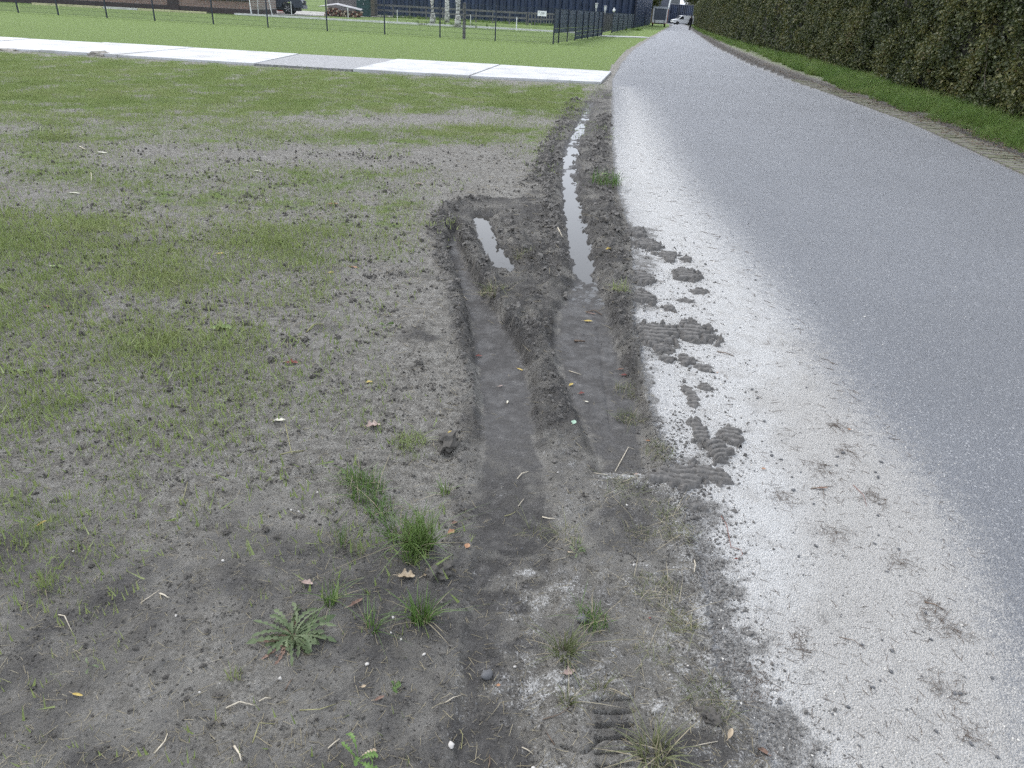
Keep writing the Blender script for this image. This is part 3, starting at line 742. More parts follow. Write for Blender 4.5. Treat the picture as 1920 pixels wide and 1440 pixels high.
for (px, py, h, ln, dx, dz) in [(1745, 150, .55, .5, -.6, .5), (1860, 165, .5, .6, .5, .7), (1840, 140, 1.0, .45, .3, .8), (1620, 130, .4, .5, -.8, .2), (1900, 120, 1.1, .5, -.3, .7), (1560, 60, .9, .6, .6, .4), (1690, 175, .3, .6, -.9, .25)]:
    gy = np.interp(px, [1308, 1450, 1560, 1700, 1920], [G(1308, 52)[1], G(1450, 98)[1], G(1560, 131)[1], G(1700, 176)[1], G(1920, 244)[1]])
    s = float(np.interp(gy, HB[:, 1], hs)); x, y = hedge_pt(np.array([s]), np.array([h]), np.array([-.07]))
    a = Vector((x[0], y[0], h)); d = Vector((dx*.2, dx, dz)).normalized()*ln
    m = MB(); m.tube([a-hedge_loc, a+d*.5+Vector((-.03, 0, .03))-hedge_loc, a+d-hedge_loc], [.006, .005, .003], 5)
    m.build('branch', TWIG, hedge)

# ------------------------------------------------------------------ grass
GRASS_LAWN = leaf_material('seedling_grass', [(.14, .19, .06), (.18, .235, .078), (.22, .27, .10), (.255, .29, .125), (.29, .30, .155)], .55, .35)
GRASS_RICH = leaf_material('verge_grass', [(.06, .115, .024), (.085, .155, .034), (.125, .20, .046), (.17, .23, .065), (.20, .21, .10)], .5, .3)
GRASS_TUFT = leaf_material('tuft_grass', [(.065, .120, .032), (.090, .155, .042), (.125, .19, .056), (.175, .22, .085)], .45, .3)
GRASS_DRY = leaf_material('trampled_grass', [(.085, .105, .045), (.12, .14, .06), (.165, .175, .09), (.23, .21, .13)], .6, .25)
def blades(seed, n, rad, h0, h1, w, lean, segs=2):
    r = random.Random(seed); V = []; Fc = []
    for i in range(n):
        a = r.uniform(0, 6.283); q = rad*math.sqrt(r.random()); b = Vector((math.cos(a)*q, math.sin(a)*q, -.004))
        h = r.uniform(h0, h1); la = r.uniform(0, 6.283) if rad > .04 else a + r.gauss(0, .7); le = abs(r.gauss(0, 1))*lean
        dr = Vector((math.cos(la), math.sin(la), 0)); sa = r.uniform(0, 6.283); s = Vector((math.cos(sa), math.sin(sa), 0))*w*r.uniform(.7, 1.2)/2
        k = len(V); prev = None
        for j in range(segs+1):
            t = j/segs; p = b + dr*h*le*t*t + Vector((0, 0, h*(t - .35*min(le, 1.2)*t*t)))
            if j < segs:
                wd = s*(1-.45*t); V += [p-wd, p+wd]
            else:
                V += [p]
        for j in range(segs-1):
            Fc.append((k+2*j, k+2*j+1, k+2*j+3, k+2*j+2))
        Fc.append((k+2*segs-2, k+2*segs-1, k+2*segs))
    return V, Fc
def lawn_points(n, y0, y1, x0, x1):
    Yp = np.sqrt(RNG.uniform(y0**2, y1**2, n)) if y1 < 20 else RNG.uniform(y0, y1, n)
    Xp = RNG.uniform(x0, x1, n)*(Yp+1.25)
    return Xp, Yp
P_, R_, S_, I_ = [], [], [], []
seed_t = [template('seedling_tuft', *blades(100+i, 9, .024, .014, .040, .0014, .4), GRASS_LAWN) for i in range(5)]
seed_t += [template('seedling_patch', *blades(120+i, 26, .10, .025, .055, .0032, .4), GRASS_LAWN) for i in range(4)]
seed_t += [template('lawn_patch', *blades(140+i, 46, .30, .03, .06, .008, .5, 1), GRASS_LAWN) for i in range(3)]
def push(x, y, lo, hi, s0, s1, dens, pw=1.0):
    t = terrain(x, y); g = t['green']
    k = (RNG.random(len(x)) < dens*g**pw) & (t['asph'] < .5) & (~t['right']) & (t['floor'] < .3)
    m = int(k.sum())
    P_.append(np.stack([x[k], y[k], t['z'][k]], 1)); R_.append(np.stack([RNG.normal(0, .12, m), RNG.normal(0, .12, m), RNG.uniform(0, 6.28, m)], 1))
    S_.append(RNG.uniform(s0, s1, m)); I_.append(RNG.integers(lo, hi, m))
x, y = lawn_points(34000, .8, 5.0, -.85, .35); push(x, y, 0, 5, .5, 1.05, .9, 1.3)
x, y = lawn_points(120000, 4.5, 17.5, -.85, .25); push(x, y, 0, 5, .6, 1.1, np.clip(.40-.030*(y-8), .10, .36), 1.3)
x, y = lawn_points(26000, 6.0, 21.0, -.85, .2); push(x, y, 5, 9, .55, .9, .5, 1.3)
x, y = lawn_points(16000, 20.0, 44.0, -.95, .25); push(x, y, 9, 12, .7, 1.1, .8, 1)
scatter('lawn_grass', np.concatenate(P_), np.concatenate(R_), np.concatenate(S_), np.concatenate(I_), seed_t, 'thin young green grass coming up through the grey soil', 'grass')

vt = [template('verge_tuft', *blades(200+i, 22, .075, .14, .34, .0065, .8, 3), GRASS_RICH) for i in range(5)]
n = 15000; s = RNG.uniform(0, hs[-1], n)**1.0; s[:9000] = RNG.uniform(0, i1, 9000)
fr = RNG.random(n)
x0, y0 = hedge_pt(s, np.zeros(n)+.3, np.full(n, .12))
off = fr*1.6
tx = np.interp(s+.6, hs, HB[:, 0])-np.interp(s-.6, hs, HB[:, 0]); ty = np.interp(s+.6, hs, HB[:, 1])-np.interp(s-.6, hs, HB[:, 1]); l = np.hypot(tx, ty)
x = x0 - ty/l*off; y = y0 + tx/l*off
t = terrain(x, y)
edge = .62+.50*fbm(x, y, .7, 3, 303)+.30*fbm(x, y, 3, 2, 305)
k = (t['right']) & (t['sd'] > edge) & (RNG.random(n) < np.clip(1.5-off*.35, .3, 1)) & (fbm(x, y, .5, 2, 309) > -.38)
m = int(k.sum())
sc = np.clip((t['sd'][k]-edge[k])*1.1+.25, .2, .95)*RNG.uniform(.7, 1.15, m)
scatter('verge_grass', np.stack([x[k], y[k], np.zeros(m)], 1), np.stack([RNG.normal(0, .2, m), RNG.normal(0, .2, m), RNG.uniform(0, 6.28, m)], 1), sc, RNG.integers(0, 5, m), vt, 'lush long grass growing along the foot of the hedge', 'grass')

# ------------------------------------------------------------------ wire fence across the lawn
STEEL = flat('dark_coated_steel', (.022, .030, .048), .45, .25, 12)
WIRE = flat('fence_wire', (.030, .042, .052), .5, .2, 20)
FH = 1.55
posts_px = [(1037, 83), (927, 77), (822, 71), (716, 65), (615, 58), (515, 51), (418, 45), (321, 38.5), (228, 33.5), (137, 28.3), (51, 24), (-40, 19.6)]
fp = [Vector(G(*p)) for p in posts_px]
d0 = (fp[-1]-fp[0]).normalized()
fp = [fp[0] + d0*((p-fp[0]).dot(d0)) for p in fp]           # on one straight line
fence = tag(empty('mesh_fence', fp[0].x, fp[0].y, 0, math.atan2(d0.y, d0.x)), 'see-through dark wire mesh fence running straight across the lawn', 'fence')
us = [(p-fp[0]).dot(d0) for p in fp]
for i, u in enumerate(us):
    m = MB(); m.box(u-.032, u+.032, -.022, .022, -.1, FH+.02); m.box(u-.036, u+.036, -.026, .026, FH+.018, FH+.032)
    m.build('post', STEEL, fence)
for a, b in zip(us, us[1:]):
    m = MB(); a += .035; b -= .035
    for k_ in range(int((b-a)/.055)):
        m.bar((a+k_*.055, -.035, .05), (a+k_*.055, -.035, FH), .0078, .0078, (0, 1, 0))
    for h in (.06, .27, .47, .67, .87, 1.07, 1.27, 1.52):
        m.bar((a, -.041, h), (b, -.041, h), .008, .008)
    m.build('mesh_panel', WIRE, fence)
# sign on the corner panel
sg_ = empty('sign', *(fp[0]+d0*.62).to_tuple(), 1.30, math.atan2(-d0.y, -d0.x)); tag(sg_, 'small white notice board wired to the corner fence panel', 'sign')
m = MB(); m.box(-.21, .21, -.075, -.062, -.11, .11); m.build('board', flat('white_sign_board', (.82, .83, .84), .4, .03), sg_, bevel=.003)
INK = flat('sign_ink', (.05, .055, .07), .5, .1)
def text(s, size, x, z, parent, y=-.078):
    cu = bpy.data.curves.new('lettering', 'FONT'); cu.body = s; cu.size = size; cu.align_x = 'CENTER'; cu.extrude = .0008
    cu.materials.append(INK); co_ = bpy.data.objects.new('lettering_curve', cu); COL.objects.link(co_)
    me_ = bpy.data.meshes.new_from_object(co_.evaluated_get(bpy.context.evaluated_depsgraph_get())); bpy.data.objects.remove(co_)
    me_.name = 'lettering'; o = link(bpy.data.objects.new('lettering', me_), parent)
    o.rotation_euler = (math.pi/2, 0, 0); o.location = (x, y, z); return o
text('ABC', .12, .05, -.01, sg_); text('.', .12, -.09, -.01, sg_)
m = MB(); m.box(-.155, -.135, -.079, -.0765, 0, .075); m.box(-.155, -.105, -.0792, -.0767, .06, .075); m.build('emblem', INK, sg_)
m = MB()
for q in range(7): m.box(-.09+q*.028, -.072+q*.028, -.079, -.0765, -.06, -.045)
m.build('small_print', INK, sg_)

# fence with privacy strips along the lane, and its gate
STRIP = flat('privacy_strip', (.042, .062, .095), .55, .25, 3)
sp_px = [(1037, 83), (1056, 82), (1068, 79), (1080, 76.4), (1091, 74), (1100, 72.2), (1110, 70.4), (1119, 69), (1127, 68)]
sp = [Vector(G(*p)) for p in sp_px]
d1 = (sp[-1]-sp[0]).normalized(); sp = [sp[0]+d1*((p-sp[0]).dot(d1)) for p in sp]
def strip_fence(P, d, gaps, label):
    o = tag(empty('strip_fence', P[0].x, P[0].y, 0, math.atan2(d.y, d.x)), label, 'fence')
    u = [(p-P[0]).dot(d) for p in P]
    for i, q in enumerate(u):
        if i or gaps is None:
            m = MB(); m.box(q-.03, q+.03, -.03, .03, -.1, FH+.03); m.build('post', STEEL, o)
    for i, (a, b) in enumerate(zip(u, u[1:])):
        m = MB()
        for k_ in range(int((b-a)/.1)): m.bar((a+.04+k_*.1, .04, .04), (a+.04+k_*.1, .04, FH), .006, .006, (0, 1, 0))
        for h in np.linspace(.06, 1.52, 8): m.bar((a+.035, .046, h), (b-.035, .046, h), .008, .008)
        m.build('mesh_panel', WIRE, o)
        for j in range(7):
            if gaps and i < gaps[0] and j in gaps[1]: continue
            m = MB(); m.box(a+.035, b-.035, .034, .037, .05+j*.212, .05+j*.212+.19); m.build('strip', STRIP, o)
    return o
strip_fence(sp, d1, (3, (0, 1)), 'navy strip-filled fence between the mesh fence corner and the gate')
sp2 = [Vector(G(*p)) for p in [(1147, 62), (1156, 59.6), (1165, 57.4), (1174, 55.4), (1183, 53.6), (1191, 52)]]
d2 = (sp2[-1]-sp2[0]).normalized(); sp2 = [sp2[0]+d2*((p-sp2[0]).dot(d2)) for p in sp2]
strip_fence(sp2, d2, None, 'navy strip-filled fence running on past the gate to the shed')
ga, gb = sp[-1]+d1*.3, sp2[0]-d2*.4
dg = (gb-ga).normalized(); Lg = (gb-ga).length
gate = tag(empty('gate', ga.x, ga.y, 0, math.atan2(dg.y, dg.x)), 'dark garden gate between two stretches of strip fence', 'gate')
m = MB(); m.box(0, Lg, -.03, .03, 1.42, 1.48); m.box(0, Lg, -.03, .03, .22, .28); m.box(0, .06, -.029, .029, .0, 1.5); m.box(Lg-.06, Lg, -.029, .029, 0, 1.5); m.build('frame', STEEL, gate)
for k_ in range(9):
    m = MB(); m.box(.3+k_*(Lg-.6)/9, .3+(k_+.86)*(Lg-.6)/9, -.012, .012, .29, 1.41); m.build('board', flat('gate_board', (.016, .018, .026), .6, .2), gate)
gp = tag(empty('concrete_step', *G(1118, 68), 0), 'thin pale paving strip leading from the gate to the lane', 'paving')
m = MB(); a, b = Vector(G(1126, 68.2)), Vector(G(1216, 71)); m.bar((a.x-gp.location.x, a.y-gp.location.y, .02), (b.x-gp.location.x, b.y-gp.location.y, .02), 1.4, .06); m.build('edging', SLAB, gp)

# garden lamps behind the strip fence
GALV = flat('galvanised_post', (.36, .37, .38), .4, .15)
for (px, py, zt, lab) in [(1114, 60, 2.2, 'taller grey bollard lamp behind the strip fence'), (1131, 60, 2.05, 'lower grey bollard lamp next to the gate')]:
    X, Y = G(px, py); o = tag(empty('bollard_lamp', X, Y, 0), lab, 'lamp', 'bollard lamps by the gate')
    m = MB(); m.tube([(0, 0, -.05), (0, 0, zt-.38)], .05, 10); m.build('post', GALV, o)
    m = MB(); m.tube([(0, 0, zt-.38), (0, 0, zt-.06)], [.09, .11], 12); m.build('lamp_shade', flat('frosted_lamp', (.55, .56, .57), .3, .05), o)
    m = MB(); m.tube([(0, 0, zt-.06), (0, 0, zt-.02), (0, 0, zt)], [.15, .15, .05], 12); m.build('cap', GALV, o)
X, Y = G(1147, 62); o = tag(empty('gate_lantern', X, Y, FH+.03), 'small white lantern on top of the gate post', 'lamp')
m = MB(); m.tube([(0, 0, 0), (0, 0, .1), (0, 0, .22), (0, 0, .3)], [.05, .12, .10, .02], 10); m.build('globe', flat('white_lantern', (.7, .7, .7), .4, .05), o)
m = MB(); m.tube([(0, 0, .3), (0, 0, .36)], [.06, .03], 8); m.build('finial', GALV, o)

# ------------------------------------------------------------------ navy corrugated shed behind the rails
NAVY = flat('navy_cladding', (.030, .044, .082), .42, .2, .8)
NAVYD = flat('dark_navy_cladding', (.010, .014, .030), .5, .2, 1)  # darker navy for corner trim, roofs and rear walls
def clad_wall(m, a, b, h, pitch, depth, z0=0):
    """trapezoid corrugated sheet from a to b"""
    a, b = Vector(a), Vector(b); d = (b-a); L_ = d.length; d.normalize(); nrm = Vector((d.y, -d.x))
    pts = [a]; n = int(L_/pitch)
    for i in range(n):
        for t, q in ((.0, 0), (.38, 0), (.5, 1), (.88, 1)):
            pts.append(a + d*(i+t)*L_/n + nrm*(q*depth))
    pts.append(b)
    V = [(p.x, p.y, z) for z in (z0, h) for p in pts]; k_ = len(pts)
    m.add(V, [(i, i+1, k_+i+1, k_+i) for i in range(k_-1)])
shed = tag(empty('cladded_shed', 0, 96, 0), 'long navy shed clad in vertical corrugated sheets behind the rail fence', 'building')
def in_shed(m, name, mat): 
    m.v = [(x, y-96, z) for x, y, z in m.v]; return m.build(name, mat, shed)
c0 = Vector((12.6, 101.5)); cL = Vector((-19.5, 92.0)); cR = Vector((22.6, 157))
m = MB(); clad_wall(m, cL, c0, 5.2, .84, -.24); in_shed(m, 'front_cladding', NAVY)
m = MB(); clad_wall(m, c0, cR, 5.2, .84, -.10); in_shed(m, 'side_cladding', NAVY)
m = MB(); m.box(c0.x-.12, c0.x+.06, c0.y-.30, c0.y+.06, 0, 5.2); in_shed(m, 'corner_trim', NAVYD)
bk = Vector((-19.5, 150))
m = MB(); m.add([(cL.x, cL.y, 5.2), (c0.x, c0.y, 5.2), (cR.x, cR.y, 5.2), (bk.x, bk.y, 5.2), (-4, 96, 7.2), (-2, 152, 7.2)], [(0, 1, 4), (0, 4, 5, 3), (1, 2, 5, 4), (2, 3, 5)]); in_shed(m, 'roof', NAVYD)
m = MB(); m.add([(cL.x, cL.y, 0), (bk.x, bk.y, 0), (bk.x, bk.y, 5.2), (cL.x, cL.y, 5.2)], [(0, 1, 2, 3)]); m.add([(bk.x, bk.y, 0), (cR.x, cR.y, 0), (cR.x, cR.y, 5.2), (bk.x, bk.y, 5.2)], [(0, 1, 2, 3)]); in_shed(m, 'rear_wall', NAVYD)

# ------------------------------------------------------------------ wooden rail fences
RAIL = flat('weathered_rail', (.17, .165, .165), .85, .25, 9)
def rail_fence(A, B, n, h, rails, label, wp=.10):
    A, B = Vector(A), Vector(B); d = B-A; L_ = d.length; a = math.atan2(d.y, d.x)
    o = tag(empty('rail_fence', A.x, A.y, 0, a), label, 'fence')
    for i in range(n):
        m = MB(); x = L_*i/(n-1); m.box(x-wp/2, x+wp/2, -.05, .05, -.1, h+.04); m.build('post', RAIL, o)
    for z in rails:
        m = MB(); m.box(-.05, L_+.05, -.085, -.052, z-.085, z+.085); m.build('rail', RAIL, o)
    return o
r0, r1 = G(690, 30.5), G(985, 47)
rail_fence((-17.6, 83.5), (-.6, 82.0), 11, 1.16, (1.08, .62), 'grey two-rail wooden fence in front of the navy shed')
rail_fence((-.4, 82.2), (2.9, 96), 11, 1.16, (1.08, .55), 'grey rail fence stretch turning back towards the shed corner', .09)
X, Y = G(870, 73); o = tag(empty('timber_post', X, Y, 0, .1), 'weathered square timber post standing in front of the mesh fence', 'post')
m = MB(); m.box(-.075, .075, -.06, .06, -.1, 1.50); m.box(-.055, .055, -.045, .045, 1.50, 1.58); m.build('shaft', RAIL, o, bevel=.006)
for z in (1.2, 1.32, .9):
    m = MB(); m.tube([(0, -.064, z), (0, -.058, z)], .02, 8); m.build('bolt_hole', flat('bolt_hole_dark', (.02, .02, .02), .8, .1), o)

# white edging board and electric-tape stakes
WHITE = flat('white_painted_board', (.66, .66, .64), .6, .12, 4)
ka, kb = Vector(G(440, 27.5)), Vector(G(1118, 64.5))
d = kb-ka; o = tag(empty('white_edging', ka.x, ka.y, 0, math.atan2(d.y, d.x)), 'low white edging boards laid in a line on the lawn', 'edging')
for i in range(8):
    m = MB(); L_ = d.length/8; m.box(i*L_+.01, (i+1)*L_-.01, -.05, .05, -.02, .12+.01*(i % 2)); m.build('board', WHITE, o)
ka, kb = Vector(G(60, 8.6)), Vector(G(388, 26)); d = kb-ka
o = tag(empty('yellow_edging', ka.x, ka.y, 0, math.atan2(d.y, d.x)), 'low pale yellow edging at the foot of the brick house', 'edging')
YEL = flat('faded_yellow_paint', (.60, .58, .34), .7, .15, 4)
for i in range(5):
    m = MB(); L_ = d.length/5; m.box(i*L_+.02, (i+1)*L_-.02, -.05, .05, -.02, .13); m.build('board', YEL if i != 2 else WHITE, o)
STK = flat('white_plastic_stake', (.78, .79, .80), .45, .05)
stakes = [(27, 4, .9, 0, 'by the far brick corner'), (165, 11, .95, 0, 'below the pale garage panel'), (303, 19, .95, .09, 'leaning before the brick wall'), (331, 20.5, .95, .05, 'close to the brick wall pillar'), (360, 21.5, .95, .09, 'on the dark brick pillar side'), (371, 22.5, 1.0, .04, 'under the white window sill'),
          (472, 29, 1.25, .06, 'at the house corner, thicker than the others'), (484, 28.5, 1.1, -.07, 'beside the pickup rear, leaning'), (511, 30.5, 1.2, .16, 'in front of the pickup, leaning most'), (547, 29, 1.05, 0, 'before the pickup wheel'), (653, 34, .92, .02, 'in front of the tarp-covered pile'), (745, 41, .90, 0, 'on the white edging before the birches'), (882, 49, .85, 0, 'past the birches'), (968, 57, .90, 0, 'near the end of the white edging')]
for (px, py, h, ln, w_) in stakes:
    X, Y = G(px, py); o = tag(empty('fence_stake', X, Y, 0), 'white plastic stake '+w_, 'stake', 'white stakes along the lawn edge')
    r = .035 if 'thicker' not in w_ else .05
    m = MB(); m.tube([(0, 0, -.05), (-ln*h, 0, h)], [r, r*.8], 8); m.build('shaft', STK, o)
    m = MB(); m.tube([(-ln*h*.92-.02, -.05, h*.92), (-ln*h*.92+.02, .05, h*.92)], .015, 6); m.build('insulator', STK, o)

# ------------------------------------------------------------------ birches
def bark():
    k = NT('birch_bark'); p = k.obj(); mp = k.n('ShaderNodeMapping'); mp.inputs['Scale'].default_value = (1.2, 1.2, 7); k.L(p, mp.inputs['Vector'])
    n = k.noise(mp.outputs[0], 2.2, 5, .7); c = k.ramp(n, [(.40, (.035, .032, .030)), (.47, (.30, .29, .28)), (.55, (.72, .71, .69))])
    return k.set(c, .75, k.bump(n, .4, .02))
BARK = bark(); BIRCH_LEAF = leaf_material('birch_leaf', [(.05, .07, .02), (.08, .11, .03), (.13, .14, .04), (.2, .17, .05)])
bl = [leaf_cluster(40+i, 14, .28, .09, .07, BIRCH_LEAF) for i in range(3)]
for (px, py, rad, lab) in [(811, 47, .20, 'white birch with smooth trunk beside the mesh fence post'), (838, 42, .21, 'birch with dark banded trunk standing behind the other two'), (858, 51, .22, 'birch with leaning scarred trunk next to the timber post')]:
    X, Y = G(px, py); o = tag(empty('birch_tree', X, Y, 0), lab, 'tree', 'birches on the lawn')
    r = random.Random(px); m = MB()
    P3 = [(0, 0, -.1), (.02, 0, .6), (.05*r.uniform(-1, 1), 0, 1.8), (.2*r.uniform(-1, 1), .1, 4), (.3*r.uniform(-1, 1), .1, 7)]
    m.tube(P3, [rad*1.25, rad, rad*.9, rad*.6, .05], 12); m.build('trunk', BARK, o, True)
    m = MB()
    for q in range(6):
        a = r.uniform(0, 6.28); z = 3.2+q*.55; m.tube([(0, .05, z), (math.cos(a)*.8, math.sin(a)*.8, z+.7), (math.cos(a)*1.5, math.sin(a)*1.5, z+.9)], [.05, .03, .01], 6)
    m.build('limbs', BARK, o)
    n = 420; q = RNG.normal(0, 1, (n, 3)); q /= np.linalg.norm(q, axis=1)[:, None]; q *= (RNG.random(n)**.4)[:, None]*np.array([1.9, 1.9, 2.0]); q[:, 2] += 5.4
    s = scatter('crown', q, RNG.uniform(-1, 1, (n, 3)), RNG.uniform(.8, 1.4, n), RNG.integers(0, 3, n), bl, None, None); s.parent = o
# weeds round the birch feet
wt = [template('weed', *blades(300+i, 16, .16, .2, .6, .025, .6, 2), GRASS_RICH) for i in range(3)]
n = 60; X0, Y0 = G(845, 49); q = np.stack([X0+RNG.normal(0, 1.5, n)-.3, Y0+RNG.normal(1.0, 1.2, n), np.zeros(n)], 1)
scatter('undergrowth', q, np.stack([np.zeros(n), np.zeros(n), RNG.uniform(0, 6, n)], 1), RNG.uniform(.5, 1.0, n), RNG.integers(0, 3, n), wt, 'rough weeds growing around the birch trunks', 'weeds')
n = 420; q = np.stack([RNG.uniform(-18, 12, n), np.zeros(n), np.zeros(n)], 1); q[:, 1] = 83.2 + (q[:, 0]+18)*.15 + RNG.normal(0, .7, n)
scatter('fence_weeds', q, np.stack([np.zeros(n), np.zeros(n), RNG.uniform(0, 6, n)], 1), RNG.uniform(.4, .9, n), RNG.integers(0, 3, n), wt, 'rough green weeds along the foot of the rail fence', 'weeds')

# ------------------------------------------------------------------ brick house
def brick_material():
    k = NT('house_brick'); p = k.obj(); mp = k.n('ShaderNodeMapping'); mp.inputs['Rotation'].default_value = (math.pi/2, 0, 0); k.L(p, mp.inputs['Vector'])
    b = k.n('ShaderNodeTexBrick'); k.L(mp.outputs[0], b.inputs['Vector']); b.inputs['Scale'].default_value = 1
    b.inputs['Brick Width'].default_value = .22; b.inputs['Row Height'].default_value = .065; b.inputs['Mortar Size'].default_value = .008
    b.inputs['Color1'].default_value = (.16, .080, .060, 1); b.inputs['Color2'].default_value = (.24, .13, .10, 1); b.inputs['Mortar'].default_value = (.35, .33, .30, 1)
    return k.set(b.outputs['Color'], .85)
BRICK = brick_material(); PLINTH = flat('dark_brick_plinth', (.062, .045, .045), .85, .35, 12)
hx1, hy1 = G(474, 28.5); ha = math.atan2(hy1-G(0, 3)[1], hx1-G(0, 3)[0])
house = tag(empty('brick_house', hx1, hy1, 0, ha), 'brown brick house with dark plinth and white window above the lawn', 'house')
Lh = 30
m = MB(); m.box(-Lh, 0, 0, 8, .38, 2.9); m.build('wall', BRICK, house)
m = MB(); m.box(-Lh-.02, .02, -.02, 8.02, -.1, .38); m.build('plinth', PLINTH, house)
m = MB(); m.prism([(-Lh-.3, 2.9), (.3, 2.9), (.3, 3.02), (-Lh-.3, 3.02)], -.4, 8.4); m.add([(-Lh-.3, -.4, 3.02), (.3, -.4, 3.02), (.3, 8.4, 3.02), (-Lh-.3, 8.4, 3.02), (-Lh-.3, 4, 6.2), (.3, 4, 6.2)], [(0, 1, 5, 4), (2, 3, 4, 5), (1, 2, 5), (3, 0, 4)]); m.build('roof', flat('dark_roof_tile', (.06, .05, .05), .8, .2), house)
m = MB(); m.box(-6.2, -5.4, -.12, -.002, -.05, 2.9); m.build('pillar', PLINTH, house)
wnd = MB(); wnd.box(-3.9, -.35, -.05, -.003, 1.02, 2.4); wnd = wnd.build('window', flat('white_window_frame', (.75, .76, .77), .4, .05), house)
m = MB(); m.box(-3.75, -2.2, -.06, -.052, 1.25, 2.3); m.box(-2.05, -.5, -.06, -.052, 1.25, 2.3); m.build('pane', flat('window_glass', (.10, .12, .14), .1, .1), wnd)
m = MB(); m.box(-4.1, -.15, -.14, -.004, .93, 1.0); m.build('sill', flat('dark_sill', (.03, .03, .035), .5, .1), wnd)
gd = MB(); gd.box(-15.8, -13.0, -.05, -.003, .42, 2.4); gd = gd.build('garage_panel', flat('white_panel_frame', (.72, .74, .78), .4, .05), house)
for q in range(2):
    m = MB(); m.box(-15.7+q*1.4, -14.45+q*1.4, -.062, -.052, .50, 2.3); m.build('pane', flat('pale_panel_glass', (.42, .47, .56), .25, .05), gd)

# pickup on the yard
def wheel(parent, x, y, r, w, rimmat, tyre):
    """axle along local y"""
    t = MB(); n = 22; prof = [(r*.62, -w/2), (r*.92, -w/2), (r, -w*.32), (r, w*.32), (r*.92, w/2), (r*.62, w/2)]
    V = [(math.cos(6.2832*i/n)*q, yy, math.sin(6.2832*i/n)*q) for i in range(n) for q, yy in prof]; k_ = len(prof)
    t.add(V, [(i*k_+j_, ((i+1) % n)*k_+j_, ((i+1) % n)*k_+j_+1, i*k_+j_+1) for i in range(n) for j_ in range(k_-1)])
    wo = t.build('wheel', tyre, parent, True); wo.location = (x, y, r)
    s = MB()
    s.tube([(0, -w*.34, 0), (0, w*.34, 0)], r*.64, 20)
    s.build('hub', flat('wheel_black', (.012, .012, .014), .5, .1), wo)  # plain black disc filling the wheel behind the spokes
    s = MB()
    for i in range(6):
        a = 6.2832*i/6
        s.bar((math.cos(a)*r*.14, -w*.40, math.sin(a)*r*.14), (math.cos(a)*r*.58, -w*.42, math.sin(a)*r*.58), .05, r*.17, (0, 1, 0))
    s.build('rim', rimmat, wo); return wo
TYRE = flat('tyre_rubber', (.015, .015, .016), .8, .2); ALLOY = flat('alloy_rim', (.55, .56, .58), .3, .05, metal=.6)
GREY = flat('grey_truck_paint', (.065, .078, .105), .3, .1, 2, metal=.2); BLACKP = flat('black_plastic', (.015, .016, .018), .6, .2); GLASSD = flat('dark_glass', (.015, .018, .022), .08, .1)
fx, fy = G(540, 27.2)
truck = tag(empty('pickup_truck', fx, fy, 0, .10), 'dark grey pickup truck with big black tyres parked beside the house', 'pickup')
b = MB(); b.prism([(-4.4, .55), (-4.45, 1.0), (-4.4, 1.25), (-1.35, 1.27), (-1.2, 1.9), (-.2, 1.95), (.55, 1.35), (1.15, 1.25), (1.3, 1.0), (1.32, .58), (.55, .52), (.48, .80), (.2, .98), (-.2, .98), (-.48, .80), (-.55, .50), (-2.75, .50), (-2.85, .80), (-3.1, .98), (-3.5, .98), (-3.75, .8), (-3.85, .52)], .0, 1.85); body = b.build('body', GREY, truck, bevel=.02)
m = MB(); m.prism([(-1.05, 1.32), (-.95, 1.82), (-.55, 1.85), (-.5, 1.32)], -.012, -.004); m.prism([(-.42, 1.32), (-.46, 1.85), (-.22, 1.86), (.35, 1.38), (.3, 1.32)], -.012, -.004); m.build('window', GLASSD, truck)
m = MB(); m.box(-2.7, -.6, -.03, .05, .38, .46); m.build('sill_bar', BLACKP, truck)
m = MB(); m.box(1.22, 1.40, .02, 1.83, .50, .78); m.build('bumper', flat('grey_bumper', (.20, .21, .24), .5, .1), truck)
m = MB(); m.box(1.30, 1.345, .3, 1.5, .82, 1.12); m.build('grille', BLACKP, truck)
for y_ in (.02, 1.5):
    m = MB(); m.box(1.12, 1.34, y_, y_+.32, .95, 1.13); m.build('headlight', flat('headlamp', (.6, .62, .64), .2, .05), truck)
m = MB(); m.box(-1.3, .9, .1, 1.75, .30, .56); m.build('underbody', BLACKP, truck)
for x_, y_ in ((0, .12), (0, 1.72), (-3.3, .12), (-3.3, 1.72)): wheel(truck, x_, y_, .46, .28, ALLOY, TYRE)
X, Y = G(521, 25); o = tag(empty('red_crate', X, Y+1.0, 0, .1), 'red plastic crate on the yard behind the pickup wheel', 'crate')
RED = flat('red_plastic', (.30, .035, .035), .5, .15)
m = MB(); m.box(-.3, .3, -.2, .2, .06, .12)
for q in (.16, .28, .40): m.box(-.31, .31, -.21, -.19, q, q+.09); m.box(-.31, .31, .19, .21, q, q+.09); m.box(-.312, -.29, -.19, .19, q, q+.09); m.box(.29, .312, -.19, .19, q, q+.09)
m.build('crate_body', RED, o)
m = MB(); m.box(-.34, .34, -.24, -.19, .49, .56); m.box(-.34, .34, .19, .24, .49, .56); m.build('rim', RED, o)
yard = MB(); yl = [G(476, 27.2), G(660, 32), (-13, 92), (-30, 92)]; yard.add([(x, y, .03) for x, y in yl], [(0, 1, 2, 3)]); yard = tag(yard.build('yard_paving', flat('pale_yard_concrete', (.40, .39, .36), .85, .2, 1.2)), 'pale concrete yard under the pickup', kind='structure')

